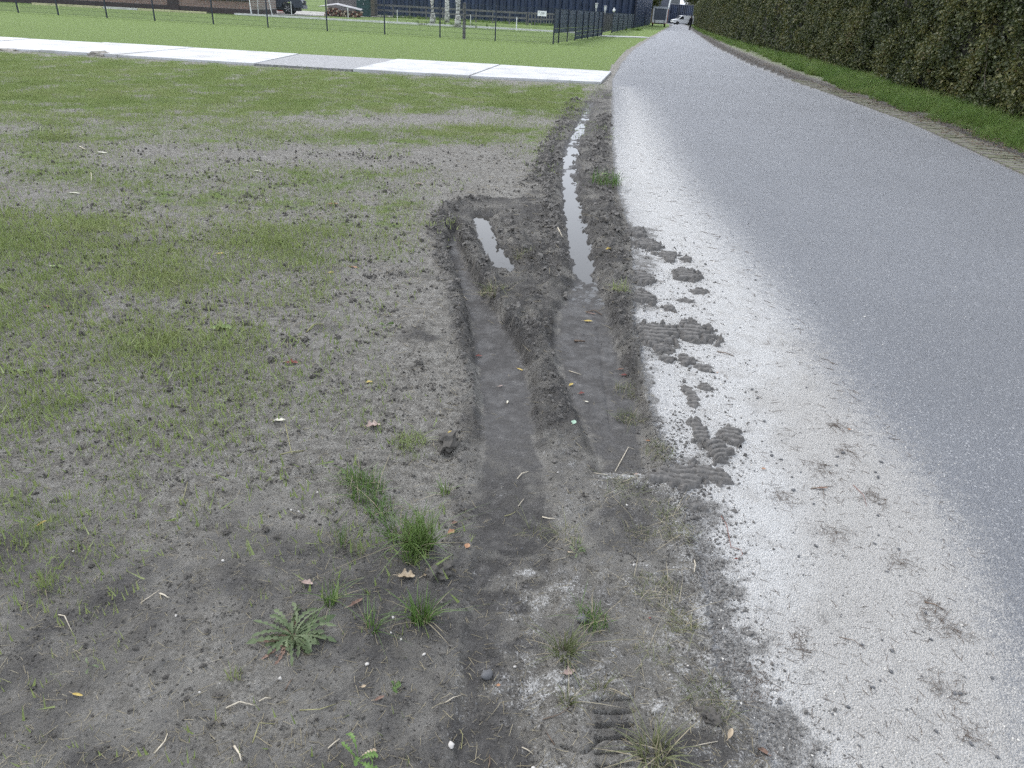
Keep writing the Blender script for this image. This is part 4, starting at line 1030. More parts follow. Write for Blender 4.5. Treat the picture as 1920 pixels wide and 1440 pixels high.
# timber shed, stacked pile under tarp, kennel, green cabinet
SLATW = flat('grey_timber_board', (.20, .185, .185), .8, .25, 5)
sx, sy = G(597, 27); shed2 = tag(empty('timber_shed', sx, sy+3.5, 0, .08), 'grey timber-boarded shed behind the covered pile', 'shed')
for q in range(14):
    m = MB(); m.box(0, 3.6, -.02-.006*(q % 2), .02, .1+q*.15, .1+q*.15+.135); m.build('board', SLATW, shed2)
m = MB(); m.box(3.6, 4.7, .0, .03, .1, 2.3); m.build('side_board', flat('brown_timber', (.13, .115, .09), .8, .25, 6), shed2)
m = MB(); m.box(.02, 4.68, .04, 3, 0, 2.3); m.build('inner_wall', flat('shed_inside', (.08, .075, .07), .9, .2), shed2)
m = MB(); m.prism([(-.3, 2.32), (5, 2.32), (5, 2.42), (-.3, 2.42)], -.3, 3.3); m.build('roof', flat('shed_felt', (.05, .05, .055), .9, .2), shed2)
px_, py_ = G(600, 30); pile = tag(empty('log_pile', px_, py_+1.4, 0, .08), 'low pile of reddish split logs under a grey sheet', 'log pile')
LOG = [flat('log_red', (.22, .10, .075), .85, .3, 9), flat('log_brown', (.10, .065, .05), .85, .3, 9), flat('log_pale', (.42, .33, .26), .85, .2, 9)]
r = random.Random(3)
for q in range(46):
    row = q//14; x_ = .15+(q % 14)*.23+row*.1; m = MB(); rr = r.uniform(.07, .11)
    m.tube([(x_, -.45+r.uniform(-.1, .1), .1+row*.17), (x_+r.uniform(-.05, .05), .5, .1+row*.17)], rr, 7); m.build('log', LOG[q % 3 if q % 7 else 2], pile)
m = MB(); m.add([(-.4, -.3, .75), (1.2, -.35, .98), (3.4, -.5, .62), (3.4, .6, .72), (1.2, .6, 1.1), (-.4, .6, .8), (-.4, -.3, .72), (1.2, -.35, .95), (3.4, -.5, .59), (3.4, .6, .69), (1.2, .6, 1.07), (-.4, .6, .77)], [(0, 1, 4, 5), (1, 2, 3, 4), (11, 10, 7, 6), (10, 9, 8, 7), (0, 6, 7, 1), (1, 7, 8, 2)]); m.build('cover_sheet', flat('grey_sheet', (.42, .41, .42), .6, .15, 3), pile)
kx, ky = G(661, 30); ken = tag(empty('kennel', kx, ky, 0, .15), 'small wooden kennel with sloping lid between log pile and green cabinet', 'kennel')
m = MB(); m.box(0, .66, 0, .7, 0, .78); m.build('wall', flat('kennel_timber', (.17, .155, .14), .8, .25, 7), ken)
m = MB(); m.prism([(-.35, .98), (.80, .80), (.80, .86), (-.35, 1.04)], -.12, .8); m.build('roof', SLATW, ken)
m = MB(); m.box(.38, .60, -.012, -.003, .05, .70); m.build('opening', flat('dark_opening', (.008, .008, .008), .9, .1), ken)
gx, gy = G(673, 31); cab = tag(empty('green_cabinet', gx, gy, 0, .05), 'dark green metal cabinet beside the rail fence', 'cabinet')
GCAB = flat('dark_green_metal', (.018, .055, .055), .45, .2, 3)
m = MB(); m.box(-.2, 1.05, 0, .8, 0, 2.1); m.build('box_body', GCAB, cab, bevel=.02)
m = MB(); m.box(-.26, 1.11, -.06, .86, 2.1, 2.2); m.build('lid', GCAB, cab, bevel=.015)
m = MB(); m.box(-.12, .41, -.015, -.003, .1, 2.0); m.box(.44, .97, -.015, -.003, .1, 2.0); dr = m.build('door', GCAB, cab)
m = MB(); m.box(.45, .49, -.04, -.016, 1.0, 1.2); m.build('handle', ALLOY, dr)
m = MB(); m.box(.0, .16, -.02, -.0155, 1.42, 1.55); m.box(.55, .7, -.02, -.0155, 1.45, 1.56); m.build('label_plate', STK, cab)

# ------------------------------------------------------------------ end of the lane: trailer, van, person, far walls, tree
tx_, ty_ = G(1222, 49.5); trl = tag(empty('box_trailer', tx_, ty_, 0, -.12), 'tall box trailer with dark roller curtain parked on the grass verge', 'trailer')
ALU = flat('pale_aluminium_frame', (.52, .53, .55), .45, .1); CURT = flat('slate_curtain', (.055, .068, .095), .55, .15, 1)
m = MB(); m.box(0, 2.15, .12, 4.6, .62, 2.78); m.build('box_body', CURT, trl, bevel=.02)
m = MB(); m.box(.12, 2.03, .02, .118, .98, 2.50); m.build('roller_curtain', CURT, trl)
m = MB(); m.box(-.05, .12, -.02, .16, .6, 2.55); m.build('side_post', ALU, trl)
m = MB(); m.box(2.03, 2.20, -.02, .16, .6, 2.55); m.build('side_post', ALU, trl)
m = MB(); m.box(-.08, 2.23, -.03, .18, 2.55, 2.84); m.build('header', flat('grey_header', (.28, .30, .33), .5, .1), trl)
m = MB(); m.box(-.06, 2.21, -.05, .14, .55, .96); tb = m.build('tail_board', ALU, trl)
for q in (.30, 1.75):
    m = MB(); m.box(q, q+.1, -.075, -.052, .60, .95); m.build('latch', BLACKP, tb)
for q in (.05, 1.95):
    m = MB(); m.box(q, q+.18, -.07, -.052, .44, .54); m.build('tail_light', RED, trl)
m = MB(); m.box(.2, 1.95, .1, 4.5, .38, .6); m.build('chassis', BLACKP, trl)
for q in (.12, 2.03): wheel(trl, 0, 0, .33, .22, ALLOY, TYRE).matrix_basis = Matrix.Translation((q, 1.6, .33)) @ Matrix.Rotation(math.pi/2, 4, 'Z')
m = MB(); m.box(-.02, .03, .05, .1, 0, .6); m.build('prop_stand', BLACKP, trl)

vx, vy = G(1270, 46.3); van = tag(empty('van', vx, vy, 0, math.radians(10)), 'white panel van parked across the end of the lane', 'van')
VW = flat('white_van_paint', (.74, .75, .77), .3, .04, 1)
prof = [(-1.0, .35), (-1.08, .62), (-1.02, .88), (-.92, .98), (.02, 1.16), (.78, 1.86), (1.1, 1.93), (3.75, 1.93), (3.92, 1.82), (4.0, 1.0), (4.0, .36), (3.2, .30), (3.15, .52), (3.0, .66), (2.8, .70), (2.6, .66), (2.45, .52), (2.4, .30), (.42, .30), (.36, .52), (.22, .66), (0, .71), (-.22, .66), (-.36, .52), (-.42, .32)]
m = MB(); m.prism(prof, 0, 1.8); m.build('body', VW, van, bevel=.03)
m = MB(); m.prism([(.22, 1.16), (.86, 1.74), (1.32, 1.76), (1.32, 1.16)], -.012, -.002); m.build('side_window', GLASSD, van)
m = MB(); m.add([(.04, .12, 1.20), (.04, 1.68, 1.20), (.72, 1.60, 1.835), (.72, .2, 1.835), (.08, .12, 1.19), (.08, 1.68, 1.19), (.76, 1.6, 1.825), (.76, .2, 1.825)], [(0, 1, 2, 3), (7, 6, 5, 4), (0, 4, 5, 1), (2, 6, 7, 3), (0, 3, 7, 4), (1, 5, 6, 2)]); m.build('windscreen', GLASSD, van)
m = MB(); m.box(-1.10, -1.06, .1, 1.7, .72, .84); m.build('grille', BLACKP, van)
m = MB(); m.box(-1.12, -1.02, .02, 1.78, .36, .52); m.build('bumper', BLACKP, van)
for y_ in (.0, 1.5):
    m = MB(); m.box(-1.06, -.80, y_, y_+.3, .78, .94); m.build('headlight', flat('headlamp', (.6, .62, .64), .2, .05), van)
m = MB(); m.box(1.36, 1.375, -.010, -.002, .4, 1.8); m.box(2.72, 2.735, -.010, -.002, .4, 1.8); m.box(.2, 3.95, -.010, -.002, 1.08, 1.095); m.build('door_seam', flat('seam_grey', (.25, .25, .27), .6, .1), van)  # thin grey lines along the door joints
for x_ in (0, 2.8):
    for y_ in (.1, 1.7): wheel(van, x_, y_, .33, .21, flat('grey_hubcap', (.10, .10, .11), .5, .1), TYRE)

def person():
    X, Y = G(1293, 56.4)
    J = {'pel': (0, 0, .95), 'waist': (0, .01, 1.10), 'chest': (0, .0, 1.32), 'neck': (0, -.01, 1.47), 'head': (0, -.03, 1.56), 'crown': (0, -.03, 1.70),
         'shL': (-.19, 0, 1.40), 'elL': (-.26, .06, 1.12), 'wrL': (-.24, -.04, .88), 'haL': (-.235, -.07, .80), 'shR': (.19, 0, 1.40), 'elR': (.26, .02, 1.12), 'wrR': (.25, .06, .88), 'haR': (.245, .06, .80),
         'hipL': (-.10, 0, .90), 'knL': (-.11, -.06, .50), 'anL': (-.11, .02, .09), 'toL': (-.12, -.16, .035), 'hipR': (.10, 0, .90), 'knR': (.11, .03, .50), 'anR': (.11, .10, .09), 'toR': (.12, -.06, .035)}
    Rr = {'pel': (.17, .12), 'waist': (.17, .12), 'chest': (.20, .13), 'neck': (.065, .065), 'head': (.088, .10), 'crown': (.07, .08), 'shL': (.085,)*2, 'shR': (.085,)*2, 'elL': (.06,)*2, 'elR': (.06,)*2, 'wrL': (.042,)*2, 'wrR': (.042,)*2, 'haL': (.04, .03), 'haR': (.04, .03), 'hipL': (.11,)*2, 'hipR': (.11,)*2, 'knL': (.075,)*2, 'knR': (.075,)*2, 'anL': (.05,)*2, 'anR': (.05,)*2, 'toL': (.045, .035), 'toR': (.045, .035)}
    names = list(J); E_ = [('pel', 'waist'), ('waist', 'chest'), ('chest', 'neck'), ('neck', 'head'), ('head', 'crown'), ('chest', 'shL'), ('shL', 'elL'), ('elL', 'wrL'), ('wrL', 'haL'), ('chest', 'shR'), ('shR', 'elR'), ('elR', 'wrR'), ('wrR', 'haR'), ('pel', 'hipL'), ('hipL', 'knL'), ('knL', 'anL'), ('anL', 'toL'), ('pel', 'hipR'), ('hipR', 'knR'), ('knR', 'anR'), ('anR', 'toR')]
    me = bpy.data.meshes.new('person'); me.from_pydata([J[n_] for n_ in names], [(names.index(a), names.index(b)) for a, b in E_], [])
    k = NT('dark_clothes'); s_ = k.n('ShaderNodeSeparateXYZ'); k.L(k.obj(), s_.inputs[0])
    cl = k.ramp(k.math('DIVIDE', s_.outputs['Z'], 2.0), [(0, (.02, .02, .022)), (.44, (.016, .018, .026)), (.45, (.012, .013, .017)), (.735, (.014, .015, .02)), (.74, (.22, .13, .10)), (1, (.2, .12, .09))])
    k.b.inputs['Roughness'].default_value = .85; k.L(cl, k.b.inputs['Base Color'])
    me.materials.append(k.m); o = link(bpy.data.objects.new('person', me)); o.location = (X, Y, 0); o.rotation_euler = (0, 0, .5)
    sk = o.modifiers.new('skin', 'SKIN'); sk.use_smooth_shade = True
    sv = me.skin_vertices[0].data
    for i, n_ in enumerate(names): sv[i].radius = Rr[n_]; sv[i].use_root = (n_ == 'pel')
    o.modifiers.new('sub', 'SUBSURF').render_levels = 2
    tag(o, 'person in dark jacket and trousers walking on the lane', 'person')
    bm = bmesh.new(); bmesh.ops.create_icosphere(bm, subdivisions=2, radius=.108)
    for v in bm.verts: v.co.z = max(v.co.z, -.05-.03*(v.co.y > 0)); v.co.y = v.co.y*1.08
    h_ = bpy.data.meshes.new('hair'); bm.to_mesh(h_); bm.free(); h_.materials.append(flat('dark_hair', (.015, .012, .010), .7, .2)); ho = link(bpy.data.objects.new('hair', h_), o); ho.location = (0, -.015, 1.66)
person()

def far_wall(name, a, b, h, mat, label, depth=6, pitch=1.0, dd=.15):
    A, B_ = Vector(a), Vector(b); o = tag(empty(name, A.x, A.y, 0), label, 'building')
    m = MB(); clad_wall(m, (0, 0), B_-A, h, pitch, -dd); m.build('cladding', mat, o)
    n_ = Vector((-(B_-A).y, (B_-A).x)).normalized()*depth; q = B_-A
    m = MB(); m.add([(0, 0, h), (q.x, q.y, h), (q.x+n_.x, q.y+n_.y, h+.2), (n_.x, n_.y, h+.2)], [(0, 1, 2, 3)]); m.build('roof', NAVYD, o)
    m = MB()
    for p0, p1 in (((0, 0), n_), (n_, n_+q), (n_+q, q)):
        m.add([(p0[0], p0[1], 0), (p1[0], p1[1], 0), (p1[0], p1[1], h), (p0[0], p0[1], h)], [(0, 1, 2, 3)])
    m.build('rear_wall', mat, o); return o
SLATE = flat('slate_grey_cladding', (.085, .095, .125), .5, .1, .4); GREYB = flat('mid_grey_cladding', (.12, .13, .15), .55, .1, .4)
NAVY2 = flat('navy_sheet_far', (.042, .058, .105), .5, .3, .5)
def P_at(px, py, Y): 
    x_, z_ = at_y(px, py, Y); return (x_, Y)
far_wall('storage_wall', P_at(1253, 44, 212), P_at(1312, 46, 225), 4.45, NAVY2, 'navy corrugated wall closing the lane behind the van', 3, .95, .3)
far_wall('grey_building', P_at(1227, 43, 205), P_at(1252.5, 43, 208), 9, SLATE, 'slate grey building with white downpipe behind the trailer', 2.6, .6, .05)
far_wall('raised_building', P_at(1254, 43, 240), P_at(1270, 43, 243), 12, GREYB, 'mid grey upper building behind the navy wall', 10, 1.2, .05)
dpx, dpy = P_at(1251.5, 43, 203.5); dp = tag(empty('downpipe', dpx, dpy, 0), 'white downpipe on the corner of the slate grey building', 'pipe')
m = MB(); m.tube([(-.25, 0, 3.2), (.1, 0, 6), (.35, 0, 9)], .16, 8); m.build('upper_pipe', STK, dp)
m = MB(); m.tube([(-.25, 0, 0), (-.25, 0, 3.2)], .16, 8); m.build('lower_pipe', flat('rusty_pipe', (.25, .12, .09), .7, .2), dp)

def leafy_tree(name, px, Y, zc, rx, rz, n, label, z0):
    X = at_y(px, 20, Y)[0]; o = tag(empty(name, X, Y, 0), label, 'tree')
    m = MB(); m.tube([(0, 0, -.2), (.1, 0, 2), (-.1, .1, zc-rz*.3), (.2, 0, zc+rz*.4)], [.32, .26, .2, .06], 9); m.build('trunk', TWIG, o)
    m = MB(); r = random.Random(px)
    for q in range(9):
        a = r.uniform(0, 6.28); z = zc-rz*.6+q*rz*.12; m.tube([(0, 0, z), (math.cos(a)*rx*.5, math.sin(a)*rx*.5, z+.6), (math.cos(a)*rx*.85, math.sin(a)*rx*.85, z+.8)], [.12, .06, .02], 6)
    m.build('limbs', TWIG, o)
    q = RNG.normal(0, 1, (n, 3)); q /= np.linalg.norm(q, axis=1)[:, None]; q *= ((.35+.65*RNG.random(n)**.5)*(1+.35*pnoise(q[:, 0]*2.2+px, q[:, 2]*2.2+q[:, 1], 4)))[:, None]*np.array([rx, rx, rz]); q[:, 2] += zc
    s = scatter('crown', q, RNG.uniform(-1, 1, (n, 3)), RNG.uniform(2.2, 4.0, n), RNG.integers(0, 6, n), clus, None, None); s.parent = o
leafy_tree('broadleaf_tree', 1304, 232, 8.5, 4.6, 5.2, 2600, 'dark leafy tree rising behind the navy wall and hedge', 0)
leafy_tree('overhanging_tree', 1222, 180, 7.0, 2.2, 4.5, 1100, 'dark slim tree between the navy shed and the trailer', 0)

# ------------------------------------------------------------------ mud cakes with tyre tread, left on the sand
def mud_material():
    k = NT('tread_mud'); p = k.pos(); n = k.noise(p, 60, 4, .6); nb = k.noise(p, 350, 3)
    c = k.ramp(n, [(.3, (.085, .081, .076)), (.6, (.14, .134, .127)), (.8, (.24, .232, .22))])
    return k.set(c, .85, k.bump(k.math('ADD', n, k.math('MULTIPLY', nb, .5)), .6, .006), .25)
TREAD = mud_material()
def mud_cake(px, py, wpx, hpx, hgt, label, seed, pitch=.021, slant=0.0):
    cx, cy = G(px, py); a = abs(G(px+wpx, py)[0]-cx); b = abs(G(px, py-hpx)[1]-cy)
    nx, ny = max(24, min(110, int(a*2/.0035))), max(24, min(110, int(b*2/.0040)))
    gx, gy = np.meshgrid(np.linspace(-1.15, 1.15, nx), np.linspace(-1.15, 1.15, ny), indexing='ij')
    X = gx.ravel()*a; Y = gy.ravel()*b
    q = np.sqrt(gx.ravel()**2+gy.ravel()**2) + .60*fbm(X+cx, Y+cy, 9, 3, seed) + .65*fbm(X+cx, Y+cy, 30, 3, seed+5)
    m_ = 1-sstep(.55, 1.0, q)
    ph = (Y + slant*X + .012*fbm(X+cx, Y+cy, 9, 2, seed+9) + .022*np.abs(((X/.13+seed*.37) % 1)-.5))/pitch
    tr = sstep(-.92, -.35, np.sin(2*math.pi*ph)); gv = 1-sstep(.03, .10, np.abs(((X+.01*slant)/.062+.3) % 1-.5))
    h = hgt*(m_*(.30+.78*tr)-.30*(1-m_*.75)) + .004*fbm(X+cx, Y+cy, 40, 2, seed+3)*m_ - .004*(1-m_)
    h += .35*hgt*np.maximum(fbm(X+cx, Y+cy, 14, 2, seed+13), 0)*m_
    tzv = terrain(X+cx, Y+cy)['z']
    V = np.stack([X, Y, h+.001+tzv], 1)
    i = (np.arange(nx-1)[:, None]*ny + np.arange(ny-1)[None, :]).ravel(); Qm = np.stack([i, i+ny, i+ny+1, i+1], 1)
    Qm = Qm[m_[Qm].max(1) > .02]
    us_ = np.unique(Qm); rm = np.zeros(len(V), int); rm[us_] = np.arange(len(us_))
    o = link(bpy.data.objects.new('mud_cake', grid_mesh('mud_cake', V[us_], rm[Qm], TREAD))); o.location = (cx, cy, 0)
    return tag(o, label, 'mud', 'mud cakes with tyre tread on the sandy edge')
CAKES = [(1228, 630, 44, 24, .022, 'large mud cake with ribbed tyre tread beside the rut berm'), (1300, 626, 44, 20, .020, 'wide ribbed mud cake touching the largest one, farther on the sand'), (1236, 652, 24, 11, .014, 'small mud tongue below the large ribbed cake'),
         (1214, 461, 28, 9, .022, 'ribbed mud patch on the berm edge near the long puddle'), (1192, 438, 22, 9, .022, 'dark mud lump on the sand nearest the long puddle'), (1250, 479, 26, 5, .014, 'thin strip of mud lying flat on the white sand'), (1257, 488, 12, 5, .016, 'little oval mud pat under the thin mud strip'), (1288, 488, 11, 5, .016, 'little oval mud pat beside another oval pat'), (1286, 517, 26, 12, .022, 'oval mud pat with four tread ribs standing alone on sand'),
         (1204, 525, 24, 12, .022, 'mud lump with curved ribs on the berm edge'), (1208, 561, 22, 13, .022, 'ribbed mud block above the white gap in the berm'), (1256, 580, 16, 6, .014, 'small ribbed mud pat above the large cake'), (1310, 547, 22, 6, .010, 'faint flat mud smear with ribs on sand'), (1282, 565, 20, 5, .010, 'crumbly mud smear between ribbed pats'),
         (1249, 675, 13, 7, .014, 'round mud pat under the large cake'), (1284, 677, 20, 10, .016, 'mud pat with slanted ribs under the large cakes'), (1322, 690, 18, 7, .010, 'low mud smear with slanted ribs on dusty asphalt'), (1320, 726, 18, 7, .010, 'small streaked mud pat above the narrow tread ladder'),
         (1298, 745, 13, 24, .008, 'narrow ladder of tread bars printed on the sand'), (1312, 815, 18, 34, .014, 'long ribbed mud column above the corner cake'), (1372, 817, 26, 17, .016, 'mud flap with four straight tread bars'), (1342, 845, 26, 24, .020, 'crumpled mud heap between two ribbed pieces'), (1276, 898, 50, 22, .016, 'broad dark mud cake with crossed tread grooves at the rut end'), (1325, 890, 36, 24, .014, 'torn mud cake with wavy ribs next to the rut end'), (1303, 952, 28, 13, .010, 'low worn mud print below the crossed tread cake')]
for i, (px, py, w_, h_, z_, lab) in enumerate(CAKES):
    mud_cake(px, py, w_*1.08, h_*1.08, z_*1.15, lab, 500+i*7, .046 if py < 700 else .031, (-.25 if i % 3 == 0 else .12) if i > 11 else .04)

# ------------------------------------------------------------------ loose crumbs, straw and grit (too many to count)
SOILC = flat('soil_crumb', (.085, .079, .071), .95, .35, 60)
MUDC = flat('mud_clod', (.135, .127, .117), .85, .3, 40)
def lump(seed, sub, amp, flatz=.75):
    bm = bmesh.new(); bmesh.ops.create_icosphere(bm, subdivisions=sub, radius=1.0); r = random.Random(seed)
    co = np.array([v.co[:] for v in bm.verts]); k_ = 1 + amp*pnoise(co[:, 0]*1.6+seed, co[:, 1]*1.6+co[:, 2]*1.3, seed) + amp*.7*pnoise(co[:, 0]*4+seed*3, co[:, 1]*4-co[:, 2]*3.1, seed+1) + amp*.45*pnoise(co[:, 0]*8+seed, co[:, 1]*8+co[:, 2]*7, seed+2) + np.array([r.uniform(-.12, .12) for _ in co])*amp
    V = co*k_[:, None]*np.array([1, r.uniform(.75, 1), flatz]); Fc = [tuple(v.index for v in f.verts) for f in bm.faces]; bm.free(); return V, Fc
crumbs = [template('crumb', *lump(i, 1, .9), SOILC) for i in range(5)]
mclods = [template('clod', *lump(20+i, 2, 1.0), MUDC) for i in range(5)]
def on_ground(x, y): 
    t_ = terrain(x, y); return t_
# crumbs in clusters over the bare field
cy_ = np.exp(RNG.uniform(math.log(1.0), math.log(17), 1500)); cx_ = RNG.uniform(-.8, .34, 1500)*(cy_+.6)
cnt = RNG.integers(3, 26, 1500); X = np.repeat(cx_, cnt); Y = np.repeat(cy_, cnt); n = len(X); sp_ = np.repeat(RNG.uniform(.006, .035, 1500)*np.clip(cy_/2, 1, 4), cnt)
X = X+RNG.normal(0, 1, n)*sp_*1.6; Y = Y+RNG.normal(0, 1, n)*sp_
yu = np.exp(RNG.uniform(math.log(.95), math.log(16), 9000)); X = np.concatenate([X, RNG.uniform(-.8, .34, 9000)*(yu+.6)]); Y = np.concatenate([Y, yu])
t_ = on_ground(X, Y); n = len(X)
k_ = (t_['asph'] < .5) & (t_['floor'] < .2) & (~t_['right']) & (t_['beyond'] < .3) & (RNG.random(n) > t_['green']*.5) & ((Y < 8) | (RNG.random(n) < .5))
sz = (RNG.beta(1.2, 4.5, n)*.010+.0013)*np.clip(Y/2.6, .55, 2.0)*np.where(Y > 9, .7, 1)
X, Y, Z, sz = X[k_], Y[k_], t_['z'][k_], sz[k_]; n = len(X)
scatter('soil_crumbs', np.stack([X, Y, Z+sz*.25], 1), RNG.uniform(-3, 3, (n, 3)), sz, RNG.integers(0, 5, n), crumbs, 'dark soil crumbs scattered over the grey field', 'soil')
# mud clods on berms and ridges
LX, LY = [], []
for P, h, w in RIDGES[:8]:
    seg_ = np.concatenate([[0], np.cumsum(np.hypot(*np.diff(P, axis=0).T))]); s_ = RNG.uniform(0, seg_[-1], int(80*seg_[-1]) + 20)
    LX.append(np.interp(s_, seg_, P[:, 0])+RNG.normal(0, w*.8, len(s_))); LY.append(np.interp(s_, seg_, P[:, 1])+RNG.normal(0, w, len(s_)))
X = np.concatenate(LX); Y = np.concatenate(LY); t_ = on_ground(X, Y); n = len(X)
k_ = (t_['asph'] < .5) & (RNG.random(n) > t_['floor']*.96); sz = (RNG.beta(1.1, 5, n)*.030+.003)*np.clip(Y/4.5, .35, 1.6)
X, Y, Z, sz = X[k_], Y[k_], t_['z'][k_], sz[k_]; n = len(X)
scatter('mud_clods', np.stack([X, Y, Z+sz*.1], 1), RNG.uniform(-3, 3, (n, 3)), sz, RNG.integers(0, 5, n), mclods, 'dark mud clods heaped along the rut edges', 'mud')
CK = np.array([G(c[0], c[1]) for c in CAKES]); n = 1500; ci = RNG.integers(0, len(CK), n); X = CK[ci, 0]+RNG.normal(0, .10, n); Y = CK[ci, 1]+RNG.normal(0, .16, n)*np.clip(CK[ci, 1]/3, .5, 1.5); t_ = on_ground(X, Y)
sz = RNG.beta(1.1, 5, n)*.012+.0012; scatter('mud_crumbs', np.stack([X, Y, t_['z']+sz*.3], 1), RNG.uniform(-3, 3, (n, 3)), sz, RNG.integers(0, 5, n), [template('crumb', *lump(40+i, 1, .8), TREAD) for i in range(5)], 'crumbs of dried mud strewn around the tyre-printed cakes', 'mud')
EP = W(ROAD_L[14:]); es = np.concatenate([[0], np.cumsum(np.hypot(*np.diff(EP, axis=0).T))]); n = 2600; q = RNG.uniform(0, es[-1], n); X = np.interp(q, es, EP[:, 0])+RNG.normal(.03, .07, n); Y = np.interp(q, es, EP[:, 1])+RNG.normal(0, .04, n); t_ = on_ground(X, Y)
sz = RNG.beta(1.1, 6, n)*.009+.0010; scatter('edge_crumbs', np.stack([X, Y, t_['z']+sz*.3], 1), RNG.uniform(-3, 3, (n, 3)), sz, RNG.integers(0, 5, n), [template('crumb', *lump(50+i, 1, .8), TREAD) for i in range(5)], 'soil crumbs along the edge between mud and sand', 'soil')
# straw and rootlets
STRAW = leaf_material('dry_straw', [(.13, .11, .075), (.22, .19, .125), (.32, .28, .19), (.42, .38, .28)], .8, .1)
def straw(seed, L_, w):
    r = random.Random(seed); m = MB(); p = [Vector((-.5*L_, 0, 0))]; a = r.uniform(-.3, .3)
    for q in range(4):
        a += r.uniform(-.22, .22); p.append(p[-1]+Vector((math.cos(a), math.sin(a), r.uniform(-.06, .09)))*L_/4)
    m.tube(p, [w, w*1.1, w, w*.8, w*.4], 4); return m.v, m.f
straws = [template('straw', *straw(i, .034, .00062), STRAW) for i in range(8)]
def litter(n, y0, y1, x0, x1, f):
    Y = np.exp(RNG.uniform(math.log(y0), math.log(y1), n)); X = RNG.uniform(x0, x1, n)*(Y+.6); t_ = on_ground(X, Y); k_ = f(t_) > RNG.random(n)
    return X[k_], Y[k_], t_['z'][k_]
X, Y, Z = litter(22000, .95, 9, -.8, .42, lambda t: (t['asph'] < .5)*(~t['right'])*(1-.75*t['floor'])*(1-.7*t['mud']*(t['PY'] < 900))*(.55+.45*pnoise(t['PX']*.012, t['PY']*.02, 9)))
n = len(X); sc = RNG.uniform(.3, 1.35, n)*np.clip(Y/2.5, .8, 2.0)
scatter('straw_litter', np.stack([X, Y, Z+.0015], 1), np.stack([RNG.uniform(-.25, .25, n), RNG.uniform(-.3, .3, n), RNG.uniform(0, 6.28, n)], 1), np.stack([sc*RNG.uniform(.5, 1.4, n), sc, sc*.8], 1), RNG.integers(0, 8, n), straws, 'bits of dry straw and rootlets lying on the soil', 'straw')
DARKFIB = flat('dark_fibre', (.105, .082, .066), .9, .3, 30)
fib = [template('fibre', *straw(60+i, .03, .0007), DARKFIB) for i in range(6)]
X, Y, Z = litter(2600, 1.0, 9, .05, .62, lambda t: (t['dust'] > .35)*.9)
TG = np.array([G(*p) for p in [(1590, 850), (1575, 800), (1640, 935), (1540, 880), (1750, 1140), (1790, 1185), (1770, 1290), (1470, 935), (1690, 1060), (1560, 1000), (1420, 1280), (1820, 1370), (1745, 1165), (1500, 1210)]]); ti = RNG.integers(0, len(TG), 900)
X = np.concatenate([X, TG[ti, 0]+RNG.normal(0, .028, 900)]); Y = np.concatenate([Y, TG[ti, 1]+RNG.normal(0, .03, 900)]); Z = np.concatenate([Z, np.full(900, .002)])
n = len(X); scatter('fibre_litter', np.stack([X, Y, Z+.001], 1), np.stack([RNG.uniform(-.1, .1, n), RNG.uniform(-.1, .1, n), RNG.uniform(0, 6.28, n)], 1), RNG.uniform(.3, 1.3, n)*np.clip(Y/2.5, .8, 2), RNG.integers(0, 6, n), fib, 'short dark fibres and needles on the white sand', 'litter')
STONE = flat('pale_grit', (.55, .53, .49), .8, .25, 30); DSTONE = flat('dark_grit', (.11, .111, .115), .75, .35, 30)
grit = [template('grit', *lump(80+i, 1, .45), STONE) for i in range(3)] + [template('grit', *lump(90+i, 1, .45), DSTONE) for i in range(3)]
X, Y, Z = litter(2200, .95, 8, -.8, .4, lambda t: (t['asph'] < .5)*(~t['right'])*.45); n1_ = len(X)
X2, Y2, Z2 = litter(9000, .95, 7, .05, .85, lambda t: (t['asph'] > .5)*np.clip(t['dust']*.9+.02, 0, 1))
X = np.concatenate([X, X2]); Y = np.concatenate([Y, Y2]); Z = np.concatenate([Z, Z2]); n = len(X)
ix = np.where(np.arange(n) < n1_, RNG.integers(0, 3, n), np.where(RNG.random(n) < .86, RNG.integers(3, 6, n), RNG.integers(0, 3, n)))
sz = (RNG.beta(1.2, 5, n)*.006+.0010)*np.clip(Y/2.5, .8, 1.8)
scatter('grit', np.stack([X, Y, Z+sz*.3], 1), RNG.uniform(-3, 3, (n, 3)), sz, ix, grit, 'fine loose grit over the sand and soil', 'grit')

LITM = leaf_material('brown_litter', [(.05, .035, .025), (.10, .07, .05), (.17, .13, .09), (.27, .22, .15)], .8, .1)
lit_t = [leaf_cluster(900+i, 3, .05, .05, .03, LITM) for i in range(4)]
n = 3000; Y = np.exp(RNG.uniform(math.log(5), math.log(75), n)); X = np.interp(Y, ROAD_P[-9:-1, 1], ROAD_P[-9:-1, 0])+RNG.gamma(2.0, .24, n)+.05; t_ = on_ground(X, Y); k_ = t_['right']
n = int(k_.sum()); scatter('leaf_litter', np.stack([X[k_], Y[k_], np.full(n, .045)], 1), np.stack([RNG.uniform(-.3, .3, n), RNG.uniform(-.3, .3, n), RNG.uniform(0, 6.28, n)], 1), np.stack([np.full(n, .75)*RNG.uniform(.5, 1.2, n)]*2+[np.full(n, .4)], 1), RNG.integers(0, 4, n), lit_t, 'brown leaf litter along the gutter and grass edge', 'leaf litter')

